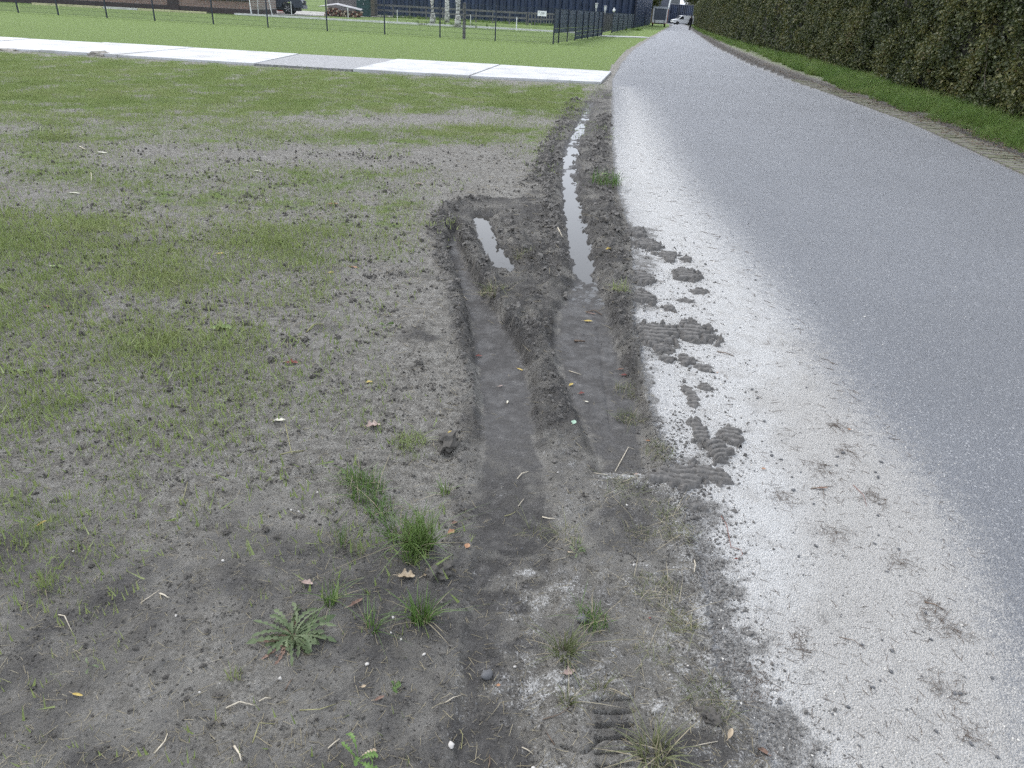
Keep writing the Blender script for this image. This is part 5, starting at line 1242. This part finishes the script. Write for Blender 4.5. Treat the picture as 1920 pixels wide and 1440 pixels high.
# ------------------------------------------------------------------ single stones and clods
def shared(name, VF, mat):
    me = bpy.data.meshes.new(name); me.from_pydata([tuple(v) for v in VF[0]], [], VF[1]); me.materials.append(mat)
    me.polygons.foreach_set('use_smooth', [name == 'pebble']*len(me.polygons)); return me
PM = [shared('pebble', lump(700+i, 2, .35, .7), DSTONE) for i in range(4)]
PW = [shared('pebble', lump(720+i, 2, .35, .7), flat('white_pebble_stone', (.46, .44, .41), .7, .12, 30)) for i in range(3)]
CM = [shared('soil_clod', lump(740+i, 3, .55, .8), SOILC) for i in range(5)]
def single(name, me, px, py, size, label, cat, group, sink=.35):
    x, y = G(px, py); o = link(bpy.data.objects.new(name, me)); r = random.Random(int(px*7+py*13))
    o.location = (x, y, tz(x, y)+size*sink); o.rotation_euler = (r.uniform(-.4, .4), r.uniform(-.4, .4), r.uniform(0, 6.28)); o.scale = (size*r.uniform(.85, 1.25), size*r.uniform(.8, 1.1), size*r.uniform(.8, 1.1))
    return tag(o, label, cat, group)
dark_peb = [(1410, 731), (1420, 747), (1446, 848), (1447, 855), (1464, 862), (1433, 791), (1570, 857), (1580, 850), (1568, 873), (1652, 867), (1641, 886), (1646, 895), (1485, 895), (1487, 920), (1525, 946), (1386, 907), (1648, 945), (1646, 967), (1686, 988), (1530, 1025), (1524, 1060), (1522, 1040), (1580, 1043), (1497, 1044), (1663, 1072), (1647, 1004), (1665, 1067), (1580, 1117), (1735, 1150), (1672, 1221), (1653, 1200), (1616, 1210), (1728, 1268), (1860, 1272), (1808, 1269), (1800, 1302), (1789, 1301), (1462, 1318), (1500, 1378), (1590, 1326), (1636, 1290), (1670, 1260), (1400, 1256), (1390, 1150), (1403, 1160), (1730, 1185), (1745, 1200), (1685, 1030), (1640, 1020), (1820, 1395), (1870, 1420), (1610, 1400), (1700, 1330), (1560, 1340), (1755, 1372)]
for i, (px, py) in enumerate(dark_peb):
    single('pebble', PM[i % 4], px, py, random.uniform(.0030, .0055)*(1.3 if py < 960 else 1), 'small dark grey pebble loose on the white roadside sand', 'pebble', 'dark pebbles on the roadside sand', .4)
for i, (px, py) in enumerate([(525, 1273), (688, 1245), (375, 1302), (733, 1187), (752, 1199), (595, 925), (418, 1052), (137, 1033), (330, 1155), (560, 959), (546, 957), (846, 1397), (966, 1240), (964, 1071), (1046, 886), (1188, 1061), (1175, 949), (830, 914), (795, 1230), (737, 1158), (1000, 1436), (1290, 1250), (1255, 1268)]):
    single('pebble', PW[i % 3], px, py, random.uniform(.0030, .0048)*(1.5 if px in (525, 688, 846, 1000) else 1), 'small pale pebble lying on the dark soil', 'pebble', 'pale pebbles on the soil', .4)
single('pebble', PM[0], 1090, 1163, .016, 'smooth dark pebble tucked under the arched grass tuft', 'pebble', None)
single('pebble', PM[1], 913, 1257, .015, 'single rounded dark pebble in the shallow wheel track', 'pebble', None)
CL = [(103, 940), (97, 1129), (218, 1177), (255, 1216), (389, 1185), (426, 999), (443, 1043), (243, 1333), (381, 1249), (408, 1304), (239, 1098), (171, 1061), (323, 911), (190, 1409), (159, 1211), (352, 1080), (311, 1265), (214, 513), (134, 515), (242, 600), (242, 575), (152, 629), (280, 627), (350, 566), (389, 580), (463, 608), (414, 719), (405, 795), (185, 809), (149, 841), (254, 496), (367, 524), (318, 731), (210, 551), (634, 635), (465, 607), (466, 696), (587, 706), (600, 694), (507, 675), (547, 870), (787, 682), (570, 640), (520, 1010), (497, 994), (565, 970), (752, 837), (350, 1310), (100, 1380), (60, 1290)]
for i, (px, py) in enumerate(CL):
    Yg = G(px, py)[1]; single('soil_clod', CM[i % 5], px, py, random.uniform(.007, .012)*min(max(Yg/1.9, .75), 2.0), 'dark crumbly soil clod on the thinly grassed field', 'clod', 'dark soil clods on the field', .1)
single('soil_clod', CM[2], 838, 838, .045, 'big knobbly soil clod on the rut lip below a yellow leaf', 'clod', None, .35)
single('soil_clod', CM[1], 822, 1078, .030, 'dark soil clod under the curled tan leaves', 'clod', None, .35)
single('soil_clod', CM[3], 1330, 1345, .022, 'dark wet soil clod at the sand edge', 'clod', None, .3)
x, y = G(187, 104.5); m_ = lump(811, 3, .22, .5); me = shared('soil_heap', m_, flat('dry_heap_soil', (.24, .225, .20), .95, .35, 8)); o = link(bpy.data.objects.new('soil_heap', me)); o.location = (x, y, .02); o.scale = (.24, .20, .17); tag(o, 'small grey soil heap against the slab path edge', 'soil heap')
x, y = G(15, 94.5); o = link(bpy.data.objects.new('soil_heap', me)); o.location = (x, y, 0); o.scale = (.32, .25, .10); tag(o, 'flat low soil heap at the far end of the slab path', 'soil heap')

# ------------------------------------------------------------------ fallen leaves
def leaf_mat(name, c1, c2, c3):
    k = NT(name); p = k.obj(); n = k.noise(p, 70, 4, .6); c = k.ramp(n, [(.3, c1), (.52, c2), (.75, c3)])
    k.set(c, .6, k.bump(n, .3, .003), .3); return k.m
LM = {'yellow': leaf_mat('yellow_leaf', (.30, .21, .06), (.44, .34, .10), (.54, .47, .20)), 'tan': leaf_mat('tan_leaf', (.24, .18, .12), (.36, .29, .20), (.46, .40, .31)), 'brown': leaf_mat('brown_leaf', (.10, .06, .045), (.19, .12, .09), (.28, .19, .14)), 'pink': leaf_mat('pinkish_leaf', (.22, .155, .135), (.33, .25, .22), (.44, .36, .32)),
      'red': leaf_mat('red_leaf', (.10, .028, .025), (.17, .055, .045), (.23, .09, .065)), 'orange': leaf_mat('orange_leaf', (.22, .11, .06), (.33, .18, .10), (.42, .28, .18)), 'green': leaf_mat('green_leaf', (.10, .16, .06), (.20, .27, .11), (.34, .38, .2)), 'pale': leaf_mat('pale_leaf', (.40, .38, .30), (.56, .54, .45), (.66, .64, .56)), 'mint': leaf_mat('mint_leaf', (.19, .30, .22), (.26, .38, .29), (.33, .45, .35))}
def fallen(px, py, ln, wd, col, rz, curl, label, ragged=0.0, tilt=0.0):
    x, y = G(px, py); r = random.Random(int(px*3+py)); nx_, ny_ = 12, 6; V = []; Fc = []
    for i in range(nx_+1):
        t = i/nx_; w = wd*(math.sin(math.pi*min(1, t*.96+.02))**.75)*(1+ragged*math.sin(t*17+px)*.5)
        for j in range(ny_+1):
            s = (j/ny_-.5)*2; yy = s*w/2; zz = curl*(yy*yy)/(wd*.5+1e-6) + curl*.35*ln*(t-.45)**2 + .06*wd*math.sin(t*9+s*4+px)*abs(curl)
            V.append(((t-.5)*ln, yy*(1-.18*abs(curl)), zz+.003))
    for i in range(nx_):
        for j in range(ny_): a = i*(ny_+1)+j; Fc.append((a, a+ny_+1, a+ny_+2, a+1))
    o = empty('fallen_leaf', x, y, tz(x, y)+.002, rz); o.rotation_euler = (r.uniform(-.12, .12)+tilt, r.uniform(-.1, .1), rz)
    mesh_obj('blade', V, Fc, LM[col], o, True)
    m = MB(); m.tube([(-ln*.5, 0, .004+curl*.07*ln), (-ln*.66, ln*.02, .006), (-ln*.80, ln*.05, .005)], [.0009, .0008, .0006], 5); m.build('stalk', LM['tan'], o)
    return tag(o, label, 'leaf', 'fallen leaves')
FALL = [(80, 987, .030, .010, 'yellow', 1.0, .7, 'bright yellow curled leaf standing among seedlings'), (146, 1306, .027, .008, 'yellow', -.15, .5, 'small yellow sickle-shaped leaf on bare soil'), (415, 617, .105, .055, 'green', .1, .8, 'large curled green and pink leaf on the bare field', .5), (547, 681, .055, .030, 'red', .2, .6, 'dark red leaf on grey soil among clods', .5), (692, 717, .028, .022, 'yellow', .4, .4, 'small yellow leaf propped on a soil crumb'), (700, 801, .055, .045, 'pink', .5, .5, 'crumpled pinkish brown leaf lying on bare soil', .6), (845, 816, .030, .018, 'yellow', .8, .4, 'yellow brown leaf on top of the big soil clod'), (524, 789, .045, .02, 'pale', .1, .4, 'pale greenish leaf lying flat among seedlings', .3),
        (846, 1003, .028, .020, 'orange', .9, .5, 'orange brown leaf at the root of the biggest grass tuft', .3), (876, 1027, .022, .018, 'orange', 1.3, .2, 'faded orange leaf pressed into the rut edge'), (762, 1084, .048, .032, 'tan', .1, .7, 'broad torn tan leaf behind a grass tuft', .6), (806, 1074, .050, .022, 'tan', .9, .9, 'tan leaf rolled up on end against a clod', .3), (576, 1096, .034, .020, 'pink', -.2, .5, 'pinkish leaf under a thin grass clump', .4), (668, 1132, .044, .014, 'brown', .8, .6, 'brown shrivelled leaf on dark damp soil', .3), (712, 1313, .024, .010, 'brown', .5, .5, 'tiny two-tone brown leaf on dark soil'), (682, 1290, .012, .009, 'tan', .5, .3, 'very small tan leaf scrap on soil'),
        (897, 651, .040, .018, 'red', -.1, .5, 'dark red leaf in the smooth rut floor', .3), (976, 676, .036, .011, 'yellow', -.7, .5, 'narrow yellow leaf curl in the rut floor'), (939, 709, .026, .009, 'pink', .8, .3, 'thin pinkish leaf on the rut floor'), (952, 742, .024, .009, 'pale', 1.5, .3, 'small pale leaf in the dry middle of the rut'), (1072, 709, .030, .016, 'yellow', .9, .5, 'yellow folded leaf on the ridge between ruts'), (1092, 725, .026, .018, 'red', .4, .5, 'red brown leaf at the edge of the outer rut', .4), (1101, 741, .018, .009, 'pale', -.3, .2, 'little whitish leaf flat in the outer rut'), (1075, 797, .032, .022, 'mint', 1.2, .1, 'smooth mint green leaf flat on mud'),
        (1104, 592, .048, .020, 'yellow', .05, .4, 'pale yellow leaf on wet mud of the outer rut'), (1141, 469, .060, .030, 'yellow', .9, .8, 'yellow green leaf curled on the berm beside the puddle', .3), (1133, 331, .080, .05, 'green', .3, .5, 'pale green leaf on the berm grass beside the far puddle', .3), (1110, 578, .05, .012, 'brown', -.2, .3, 'thin brown leaf stalk lying in wet mud'), (1172, 692, .030, .018, 'red', .1, .5, 'red brown leaf on the berm under the large mud cake', .3), (1165, 682, .030, .014, 'brown', .2, .5, 'dark brown leaf curl on the berm edge'), (1218, 815, .026, .008, 'orange', -.05, .3, 'slim orange leaf on the berm above the rut end'), (1195, 883, .020, .014, 'pink', .3, .3, 'dull pink leaf at the square rut end'),
        (1368, 1379, .032, .012, 'tan', 1.05, .4, 'pale tan pointed leaf on dark soil by the sand'), (1431, 1406, .040, .012, 'brown', -.75, .6, 'shrivelled brown leaf lying across the sand edge'), (1380, 1051, .012, .008, 'red', .1, .8, 'tiny red bud at the end of a bent stem'), (1540, 917, .042, .011, 'brown', 0, .4, 'long brown leaf with green tip on white sand'), (1431, 881, .018, .010, 'orange', .1, .3, 'small orange scrap on white sand'), (1592, 807, .016, .010, 'orange', .1, .3, 'tiny orange scrap near the asphalt edge'), (625, 385, .085, .035, 'orange', .6, .5, 'orange leaf standing in the greener grass'), (785, 347, .08, .045, 'pink', .1, .4, 'pale pinkish leaf on bare soil above the rut head'),
        (663, 501, .065, .018, 'orange', -.1, .3, 'slim orange leaf on thin grass'), (621, 511, .035, .03, 'yellow', .3, .4, 'bright yellow scrap on thin grass'), (413, 478, .05, .024, 'yellow', .2, .4, 'deep yellow leaf beside the low soil ridge'), (483, 322, .09, .04, 'pale', .1, .4, 'whitish leaf in the greener grass band'), (140, 363, .08, .022, 'pale', .1, .3, 'whitish narrow leaf in patchy grass'), (107, 500, .09, .035, 'green', 0, .4, 'olive green leaf on bare soil', .3), (41, 698, .045, .018, 'green', .1, .4, 'small green leaf among seedlings'), (192, 287, .10, .04, 'pale', 0, .3, 'white scrap of leaf in patchy grass far out'), (852, 985, .02, .013, 'brown', .6, .5, 'small dark leaf beside the tuft roots', .4), (1066, 1262, .03, .02, 'pink', .4, .4, 'torn pinkish leaf between small grass wisps', .7), (1218, 1161, .008, .006, 'red', .2, .3, 'tiny red leaf fleck on grey mud'), (935, 1277, .010, .008, 'orange', .2, .3, 'small orange pod in the wheel track'), (90, 576, .05, .022, 'red', -.2, .4, 'brownish red leaf beside a seedling clump', .3), (1345, 700, .01, .008, 'orange', 0, .2, 'orange crumb of leaf on the sand above the tread ladder')]
for f in FALL:
    fallen(*f)

# ------------------------------------------------------------------ twigs and dead stems
TW = {'pale': flat('pale_dead_stem', (.48, .43, .34), .8, .2, 60), 'brown': flat('brown_twig', (.13, .095, .07), .85, .3, 60), 'olive': flat('olive_stem', (.26, .25, .12), .8, .2, 60), 'red': flat('reddish_twig', (.20, .09, .07), .8, .2, 60)}
def twig(pxs, r0, col, label, arch=.004):
    P = [G(*p) for p in pxs]; ox, oy = P[0]; n = len(P); V = []
    pts_ = [Vector((x-ox, y-oy, tz(x, y)+r0+arch*math.sin(math.pi*i/(n-1)))) for i, (x, y) in enumerate(P)]
    m = MB(); m.tube(pts_, [r0*(1-.45*i/(n-1)) for i in range(n)], 6); o = m.build('twig', TW[col], None, True); o.location = (ox, oy, 0)
    return tag(o, label, 'twig', 'twigs and dead stems')
for a in [([(970, 895), (978, 886), (991, 881)], .0022, 'pale', 'whitish peeled stem in the middle of the inner rut'), ([(1017, 967), (1028, 972), (1040, 974)], .0024, 'pale', 'short pale stem with flared end in the inner rut'), ([(972, 946), (979, 938), (982, 932)], .0014, 'pale', 'thin pale straw on the inner rut floor'), ([(946, 965), (957, 963), (967, 957)], .0013, 'olive', 'thin bent stem on the dry rut floor'), ([(1302, 1050), (1303, 1063), (1301, 1075)], .0024, 'pale', 'straight whitish stick at the edge of the sand'), ([(1352, 967), (1362, 985), (1370, 1028), (1388, 1033), (1392, 1041), (1384, 1048)], .0012, 'red', 'long thin reddish stem bent at its end on the sand'), ([(1520, 917), (1543, 915), (1562, 912)], .0018, 'brown', 'brown forked twig across the white sand'), ([(1543, 917), (1544, 926), (1545, 937)], .0012, 'brown', 'short side twig under the brown forked twig'),
          ([(575, 623), (588, 612), (606, 609)], .0035, 'olive', 'arched olive stem beside a damp hollow'), ([(535, 795), (547, 853), (568, 846)], .0014, 'olive', 'kinked straw on soil among seedlings'), ([(525, 855), (548, 850), (570, 845)], .0020, 'olive', 'straight olive straw above a soil clod'), ([(424, 1329), (450, 1320), (478, 1323)], .0022, 'pale', 'pale stem lying across dark soil'), ([(440, 1404), (450, 1418), (453, 1430)], .0024, 'pale', 'pale stub of stem leaning in the soil'), ([(474, 1396), (487, 1361), (516, 1359)], .0014, 'olive', 'bent olive rootlet on dark soil'), ([(535, 1295), (543, 1283), (549, 1272)], .0016, 'brown', 'brown twig standing up from the soil'), ([(486, 1316), (498, 1311), (509, 1308)], .0018, 'pale', 'straight bit of pale straw on soil'), ([(615, 1405), (627, 1396), (637, 1386)], .0018, 'pale', 'straight pale straw near the seedling leaves'), ([(562, 1334), (600, 1334), (630, 1322)], .0012, 'olive', 'long thin olive stem on soil'), ([(1018, 1345), (1050, 1340), (1075, 1320)], .0012, 'brown', 'thin rootlet between the wheel track and tyre ladder'),
          ([(1155, 872), (1180, 826), (1192, 829)], .0018, 'pale', 'thin straw lying in the outer rut end'), ([(1100, 575), (1115, 573), (1130, 581)], .0035, 'brown', 'dark twig half sunk in wet rut mud'), ([(1078, 628), (1088, 630), (1098, 629)], .006, 'brown', 'stubby dark stick on wet rut mud'), ([(1068, 683), (1080, 688), (1092, 690)], .0022, 'pale', 'pale thin stick on the outer rut floor'), ([(1045, 436), (1050, 441), (1054, 446)], .005, 'pale', 'pale chip of wood on the puddle bank'), ([(860, 530), (870, 536), (877, 541)], .003, 'pale', 'straw stuck in the inner channel bank'), ([(171, 325), (172, 333), (172, 341)], .006, 'pale', 'upright white stalk in the patchy grass'), ([(150, 276), (158, 279), (163, 281)], .006, 'pale', 'short white stick lying in the far grass'), ([(1240, 655), (1250, 660), (1262, 664)], .002, 'brown', 'dark twig beside the large mud cake'), ([(1345, 660), (1360, 664), (1376, 669)], .0026, 'brown', 'straight dark twig on the white sand'), ([(1573, 1195), (1600, 1203), (1623, 1218)], .0010, 'brown', 'thin curved stem on the grey sand'), ([(1733, 1130), (1750, 1135), (1768, 1143)], .0020, 'brown', 'dark stalk in a tangle near the asphalt'), ([(1600, 910), (1618, 930), (1625, 950)], .0012, 'red', 'thin reddish root fibre on the sand'),
          ([(110, 1155), (122, 1158), (135, 1184)], .0016, 'pale', 'bent pale straw near a clod'), ([(336, 945), (345, 935), (352, 905)], .0016, 'olive', 'olive straw leaning over a clod'), ([(262, 1130), (285, 1117), (300, 1105)], .0012, 'pale', 'thin straight straw on soil'), ([(300, 1113), (308, 1118), (317, 1123)], .0026, 'pale', 'stubby whitish straw on soil'), ([(290, 1415), (310, 1395), (315, 1378)], .0018, 'pale', 'pale curved stem among root bits'), ([(1040, 1398), (1030, 1385), (1022, 1365)], .0016, 'brown', 'brown forked rootlet at the wheel track edge'), ([(980, 1392), (990, 1399), (1002, 1405)], .0016, 'pale', 'pale straw across dark track mud'), ([(865, 1395), (868, 1370), (862, 1360)], .001, 'olive', 'fine curled stem on track mud'), ([(918, 1428), (919, 1415), (918, 1405)], .0018, 'brown', 'tan stalk lying along the track'), ([(1345, 1392), (1318, 1398), (1300, 1400)], .0010, 'pale', 'fine pale thread on dark soil'), ([(1113, 889), (1125, 893), (1150, 894)], .0010, 'pale', 'fine white fibre along the rut end'), ([(835, 1320), (850, 1310), (868, 1295)], .0014, 'pale', 'pale straw on the rut lip')]:
    twig(*a)

# ------------------------------------------------------------------ grass tufts and weeds growing in the soil
def tuft(px, py, n, rad, h0, h1, w, lean, mat, label, dry=4):
    x, y = G(px, py); o = empty('grass_tuft', x, y, tz(x, y)); s = int(px+py*3); n = int(n*(2.1 if 640 < px < 800 and py < 1060 else 1.4)); h0 *= 1.1; h1 *= 1.35; rad *= 1.25
    mesh_obj('blades', *blades(s, n, rad, h0, h1, w, lean, 4), mat, o)
    if dry: mesh_obj('dead_blades', *blades(s+1, int(dry*2.5), rad*1.1, h0*.8, h1*.9, w*.8, lean*1.8, 4), STRAW, o)
    return tag(o, label, 'grass', 'grass tufts on the bare soil')
for a in [(690, 925, 60, .055, .030, .075, .0032, .8, GRASS_TUFT, 'green grass tuft above the biggest one, with a dock leaf', 8), (665, 905, 34, .04, .03, .07, .003, .8, GRASS_TUFT, 'small bright tuft joined to the dock leaf'), (715, 965, 34, .035, .03, .07, .003, .8, GRASS_TUFT, 'yellowish grass tuft between two larger tufts', 6), (785, 1025, 110, .038, .05, .115, .0034, .75, GRASS_TUFT, 'biggest lush grass tuft beside the rut lip', 10), (745, 1005, 30, .03, .04, .08, .003, 1.0, GRASS_TUFT, 'loose blades spreading beside the biggest tuft'), (770, 1050, 26, .018, .03, .06, .003, .8, GRASS_TUFT, 'small tuft just below the biggest one'), (640, 1020, 12, .018, .04, .075, .0024, .35, GRASS_TUFT, 'few upright thin blades on bare soil'), (672, 1035, 10, .02, .03, .07, .0022, .4, GRASS_LAWN, 'sparse pale upright blades'), (618, 1130, 26, .012, .045, .085, .0034, .7, GRASS_TUFT, 'upright fan of blades behind the dandelion', 3), (790, 1165, 64, .020, .045, .085, .0032, .7, GRASS_TUFT, 'dense dark tuft in front of the tan leaves', 6), (698, 1182, 22, .014, .03, .07, .0030, 1.1, GRASS_TUFT, 'flat sprawling tuft beside the dandelion', 6), (835, 928, 12, .012, .03, .06, .003, .6, GRASS_TUFT, 'thin tuft on the rut lip beside a stone'),
          (1112, 1165, 60, .034, .025, .055, .0026, 1.0, GRASS_TUFT, 'arched tuft over a dark pebble on grey mud', 10), (1058, 1225, 60, .022, .03, .06, .0030, 1.1, GRASS_DRY, 'combed over green tuft on mud', 8), (1063, 1315, 20, .012, .025, .05, .0028, 1.1, GRASS_DRY, 'small combed tuft above the soil crack', 3), (1128, 1292, 14, .012, .02, .04, .0026, 1.0, GRASS_DRY, 'small worn tuft above the tyre ladder', 4), (1228, 1415, 70, .030, .035, .065, .0034, 1.2, GRASS_DRY, 'bluish drooping tuft beside the tyre ladder', 10), (1002, 995, 24, .03, .02, .045, .0018, 1.3, GRASS_DRY, 'wiry grass wisps in the shallow rut'), (1062, 1003, 34, .03, .015, .035, .002, 1.2, GRASS_DRY, 'low green wisps beside the wiry ones', 8), (1082, 1025, 20, .014, .01, .03, .0022, 1.2, GRASS_TUFT, 'mossy green wisp above the seedling'), (1182, 772, 70, .045, .012, .035, .0022, 1.4, GRASS_DRY, 'flattened dull grass mat by the outer rut', 16), (1178, 722, 70, .05, .012, .035, .0022, 1.4, GRASS_DRY, 'flattened dull grass mat higher up the outer rut', 14), (1235, 850, 50, .05, .012, .035, .002, 1.4, GRASS_DRY, 'straggly grass mat at the rut end corner', 16), (1170, 915, 90, .055, .010, .03, .002, 1.4, GRASS_DRY, 'worn grass mat below the white sand strip', 20), (1240, 955, 60, .05, .010, .03, .002, 1.4, GRASS_DRY, 'thin grass mat on grey mud beside crossed tread cake', 10),
          (1270, 1000, 60, .05, .01, .03, .002, 1.4, GRASS_DRY, 'thin dry grass patch at the sand edge', 14), (1200, 1005, 30, .04, .01, .03, .002, 1.3, GRASS_DRY, 'small grass patch with a long dead stem', 8), (1230, 1105, 80, .055, .01, .03, .002, 1.4, GRASS_DRY, 'broad trampled grass patch on grey mud', 24), (1275, 1170, 60, .035, .012, .032, .0022, 1.3, GRASS_DRY, 'greener trampled patch near the sand', 10), (1225, 1225, 40, .04, .01, .028, .002, 1.3, GRASS_DRY, 'trampled patch under the pale sand streak', 10), (1330, 1310, 90, .05, .012, .032, .002, 1.3, GRASS_DRY, 'mossy trampled patch by the wet soil clod', 26), (1160, 548, 40, .045, .03, .07, .0034, .9, GRASS_LAWN, 'green tuft on the berm left of the ribbed mud'), (1136, 350, 60, .12, .06, .14, .008, 1.0, GRASS_TUFT, 'dark tuft on the berm beside the long puddle'), (985, 480, 40, .06, .03, .08, .004, 1.3, GRASS_DRY, 'muddy grass remnant at the short puddle end', 10), (925, 548, 40, .06, .03, .07, .004, 1.2, GRASS_DRY, 'muddy grass remnant on the ridge top', 20), (770, 830, 90, .05, .015, .04, .0026, 1.1, GRASS_LAWN, 'yellow green moss-like tuft beside the big clod', 8), (295, 665, 26, .03, .04, .08, .003, .4, GRASS_LAWN, 'upright seedling clump on the bare field'), (90, 1100, 22, .02, .03, .05, .002, .4, GRASS_LAWN, 'seedling clump below the yellow curled leaf'), (440, 1270, 14, .014, .02, .04, .002, .5, GRASS_LAWN, 'small seedling clump left of the dandelion'), (105, 258, 60, .14, .05, .12, .01, 1.0, GRASS_LAWN, 'bright broad tuft in the far patchy grass')]:
    tuft(*a)

DAND = leaf_material('dandelion_leaf', [(.065, .095, .045), (.095, .13, .060), (.13, .165, .085), (.19, .215, .13)], .55, .2)
def lobed_leaf(seed, L_, w, lift, droop):
    """toothed leaf along +x"""
    r = random.Random(seed); V = []; Fc = []; n = 14; bend = r.uniform(-.45, .45); twist = r.uniform(-.9, .9)
    for i in range(n+1):
        t = i/n; base = w*(.12+.88*sstep(0.05, .75, t))*(1-sstep(.86, 1.02, t)*.95); tooth = 1-.72*(i % 2)*(t < .90)*(t > .06)
        x = t*L_ - (.03*L_ if i % 2 == 0 else 0); z = lift*L_*math.sin(min(1, t*1.1)*math.pi*.62) - droop*L_*t*t
        ww = float(base*tooth)/2; sy = bend*L_*t*t; tw = twist*t; V += [(x, sy-ww*math.cos(tw), z+ww*(.35-math.sin(tw))), (t*L_, sy, z), (x, sy+ww*math.cos(tw), z+ww*(.35+math.sin(tw)))]
    for i in range(n):
        a = i*3; Fc += [(a, a+3, a+4, a+1), (a+1, a+4, a+5, a+2)]
    return V, Fc
def dandelion(px, py, n, L0, L1, w, label, mat=None, lift=.28):
    x, y = G(px, py); o = empty('dandelion', x, y, tz(x, y)); r = random.Random(int(px))
    for i in range(n):
        a = i*2.39996+r.uniform(-.3, .3); l_ = mesh_obj('leaf', *lobed_leaf(int(px)+i, r.uniform(L0, L1), w*r.uniform(.7, 1.2), lift*r.uniform(.5, 1.3), r.uniform(.15, .35)), mat or DAND, o)
        l_.rotation_euler = (r.uniform(-.6, .6), r.uniform(-.38, .10), a); l_.location = (0, 0, r.uniform(0, .012))
    for i in range(n//5):
        l_ = mesh_obj('dead_leaf', *lobed_leaf(int(px)+900+i, r.uniform(L0, L1*.8), w*.6, lift*.3, .2), LM['brown'] if i % 2 else LM['tan'], o); l_.rotation_euler = (r.uniform(-.5, .5), 0, r.uniform(0, 6.28)); l_.location = (0, 0, .008)
    return tag(o, label, 'plant')
dandelion(550, 1196, 70, .028, .120, .0165, 'large flat dandelion rosette with toothed leaves on dark soil', None, .17)
dandelion(1080, 1042, 5, .02, .035, .012, 'small pale weed seedling at the edge of the wheel track')
dandelion(738, 1292, 4, .018, .03, .014, 'tiny bright green seedling on bare soil', GRASS_TUFT, .5)
dandelion(672, 1430, 6, .035, .06, .018, 'bright young dandelion at the lower soil edge', leaf_material('young_leaf', [(.12, .20, .05), (.15, .25, .07), (.2, .3, .1)], .5, .3), .6)
dandelion(652, 893, 3, .04, .065, .024, 'broad dock leaf lying flat by the green tuft', GRASS_TUFT, .12)
dandelion(172, 1256, 3, .02, .03, .010, 'small light green weed on bare soil')
dandelion(722, 617, 4, .03, .05, .02, 'little clover-like weed on bare soil near the rut', GRASS_TUFT)
